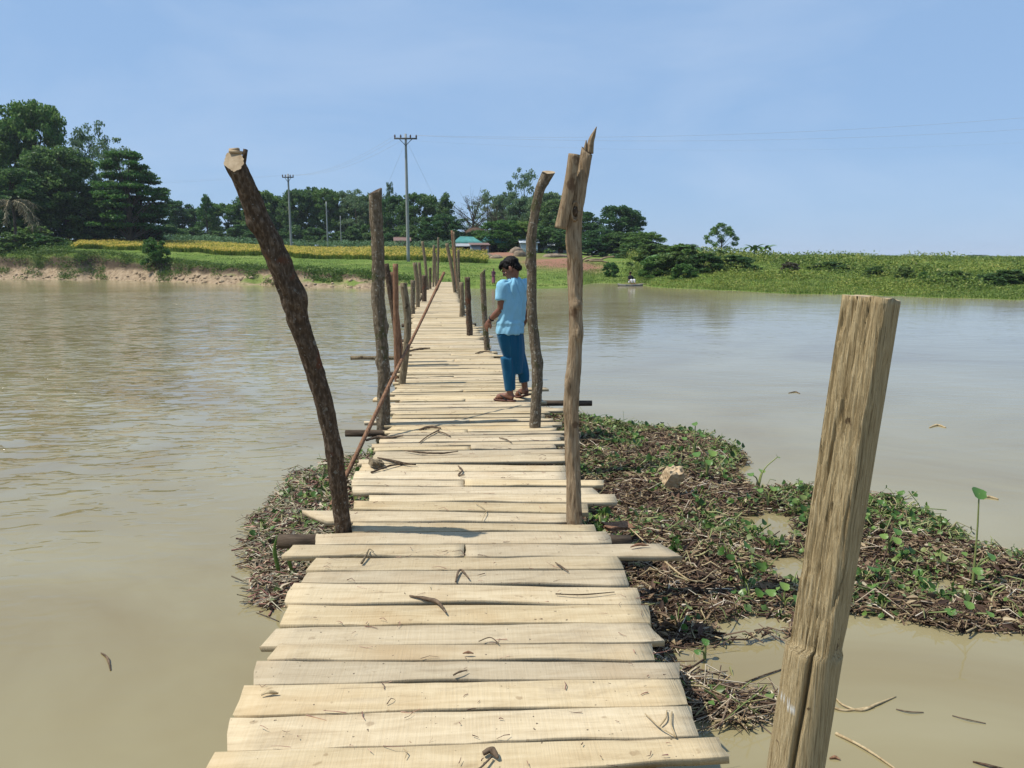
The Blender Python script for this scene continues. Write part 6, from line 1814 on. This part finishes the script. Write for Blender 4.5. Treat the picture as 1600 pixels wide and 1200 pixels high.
for k, (u, d, L, a, dz_, lb) in enumerate(((928, 88, 2.2, .1, .25, 'pale log on top of the pile near the inlet'), (938, 87, 2.6, -.2, .12, 'pale log lowest in the pile near the inlet'), (946, 89, 2.4, .35, .35, 'crooked pale log leaning on the pile near the inlet'), (915, 87, 1.8, .6, .2, 'short pale log left of the pile near the inlet'))):
    b = gpt(u, d); q = Vector((math.cos(a), .2, math.sin(a) * .6)) * L / 2
    V, Q, T, _ = tube([-q, q * .1 + Vector((0, 0, .12)), q], [.12, .1, .07], 12, 8, .2, k)
    o = link('log', npmesh('log', V, [Q, T]), M_BARE, smooth=True); o.location = b + Vector((0, 0, dz_ + .1)); tag(o, lb, 'log', 'logs near the inlet')
# stacked driftwood beside the bridge landing
b = pz(636, 446, WATER)
rk = empty('driftwood_pile', (b.x, b.y - 1.0, WATER))
for k in range(12):
    z = .08 + .075 * (k // 2) + .02 * (k % 2); L = 1.3 + .3 * math.sin(k * 2.2)
    V, Q, T, _ = tube([(-L + .1 * k % .3, .1 * (k % 3), z), (0, .1 * (k % 3), z + .06), (L, .12 * (k % 2), z + .10 * math.sin(k))], [.035, .04, .03], 12, 6, .2, k)
    link('branch', npmesh('branch', V, [Q, T]), M_BARE, rk, True)
tag(rk, 'pile of pale driftwood branches beside the far left posts', 'driftwood')

# ------------------------------------------------------------------ utility poles and wires
def pole(u, d, vtop, r, label, arm=True, armw=1.1):
    b = gpt(u, d); h = zv(vtop, d) - b.z
    root = empty('utility_pole', b, R(0))
    V, Q, T, _ = tube([(0, 0, -.5), (0, 0, h * .5), (0, 0, h)], [r, r * .85, r * .62], 10, 12)
    link('pole', npmesh('pole', V, [Q, T]), M_POLE, root, True)
    if arm:
        mb = MB(); mb.box((0, -r * .8, h - .45), (armw, .06, .07)); mb.build('crossarm', M_ARM, root)
        for sg in (-1, 1):
            V, Q, T, _ = tube([(sg * armw * .55, -r * .8, h - .5), (0, -r * .8, h - 1.1)], [.03, .03], 3, 6); link('brace', npmesh('brace', V, [Q, T]), M_ARM, root)
        for x in (-.93, -.42, .42, .93):
            V, Q, T, _ = tube([(x * armw, -r * .8, h - .4), (x * armw, -r * .8, h - .28), (x * armw, -r * .8, h - .2), (x * armw, -r * .8, h - .1)], [.03, .09, .07, .05], 9, 8)
            link('insulator', npmesh('insulator', V, [Q, T]), M_INSUL, root, True)
    tag(root, label, 'utility pole', 'utility poles on the far bank')
    return b + Vector((0, 0, h))
t1 = pole(638, 74, 214, .17, 'tallest grey utility pole with a wide crossarm left of centre', armw=1.08)
t2 = pole(456, 104, 274, .17, 'shorter utility pole with a small crossarm behind the leaning post', armw=.75)
pole(513, 118, 316, .13, 'bare pole without a crossarm right of the shorter utility pole', False)
pole(534, 126, 338, .10, 'lowest thin bare pole beside the other bare pole', False)
pole(893, 108, 395 - 60, .10, 'thin grey pole behind the nailed log on the tall split post', False)
def wire(a, b, sag, label, r=.008, n=40, bx_=None):
    a = Vector(a); b = Vector(b)
    P = []
    for t in np.linspace(0, 1, n):
        p = a.lerp(b, t); p.z -= sag * 4 * t * (1 - t); P.append(p - a)
    V, Q, T, _ = tube(P, [r, r], n, 5)
    o = link('power_line', npmesh('power_line', V, [Q, T]), M_STEEL); o.location = a
    tag(o, label, 'wire', 'power lines')
for k, (x, lb) in enumerate(((-1.0, 'left power line between the two crossarm poles'), (-.45, 'middle power line between the two crossarm poles'), (.45, 'right power line between the two crossarm poles'))):
    wire(t1 + Vector((x, -.1, -.15)), t2 + Vector((x * .7, -.1, -.15)), 1.1, lb)
e1 = px(2300, 105, 62); e2 = px(2300, 137, 62); e3 = px(2300, 165, 62)
wire(t1 + Vector((1.0, -.1, -.15)), e1, 1.9, 'uppermost power line running right across the sky', .009)
wire(t1 + Vector((.45, -.1, -.15)), e2, 1.9, 'second power line running right across the sky', .008)
wire(t1 + Vector((0, -.1, -.6)), e3, 2.0, 'lowest faint power line running right across the sky', .004)
wire(t2 + Vector((-.7, -.1, -.15)), px(-400, 270, 96), 1.2, 'upper power line crossing the left trees', .004)
wire(t2 + Vector((.3, -.1, -.15)), px(-400, 280, 96), 1.2, 'lower power line crossing the left trees', .007)
wire(t1 + Vector((.1, 0, -.7)), gpt(722, 92), 0.0, 'stay wire slanting down right from the tallest pole', .008)
wire(t1 + Vector((-.1, 0, -.9)), gpt(562, 92), 0.0, 'stay wire slanting down left from the tallest pole', .007)

# ------------------------------------------------------------------ the hazy air over the river
mb = MB(); mb.box((0, 1500, 13), (3600, 1900, 16))
hz = mb.build('haze', None)
hm_ = bpy.data.materials.new('haze_air'); hm_.use_nodes = True
nt = hm_.node_tree; nt.nodes.remove(nt.nodes['Principled BSDF'])
vp = nt.nodes.new('ShaderNodeVolumePrincipled'); vp.inputs['Color'].default_value = (.82, .90, 1.0, 1); vp.inputs['Density'].default_value = HAZE
vp.inputs['Anisotropy'].default_value = 0.0
nt.links.new(vp.outputs[0], nt.nodes['Material Output'].inputs['Volume'])
hz.data.materials.append(hm_)
tag(hz, 'thin pale haze over the river and the far banks', 'haze', kind='stuff')
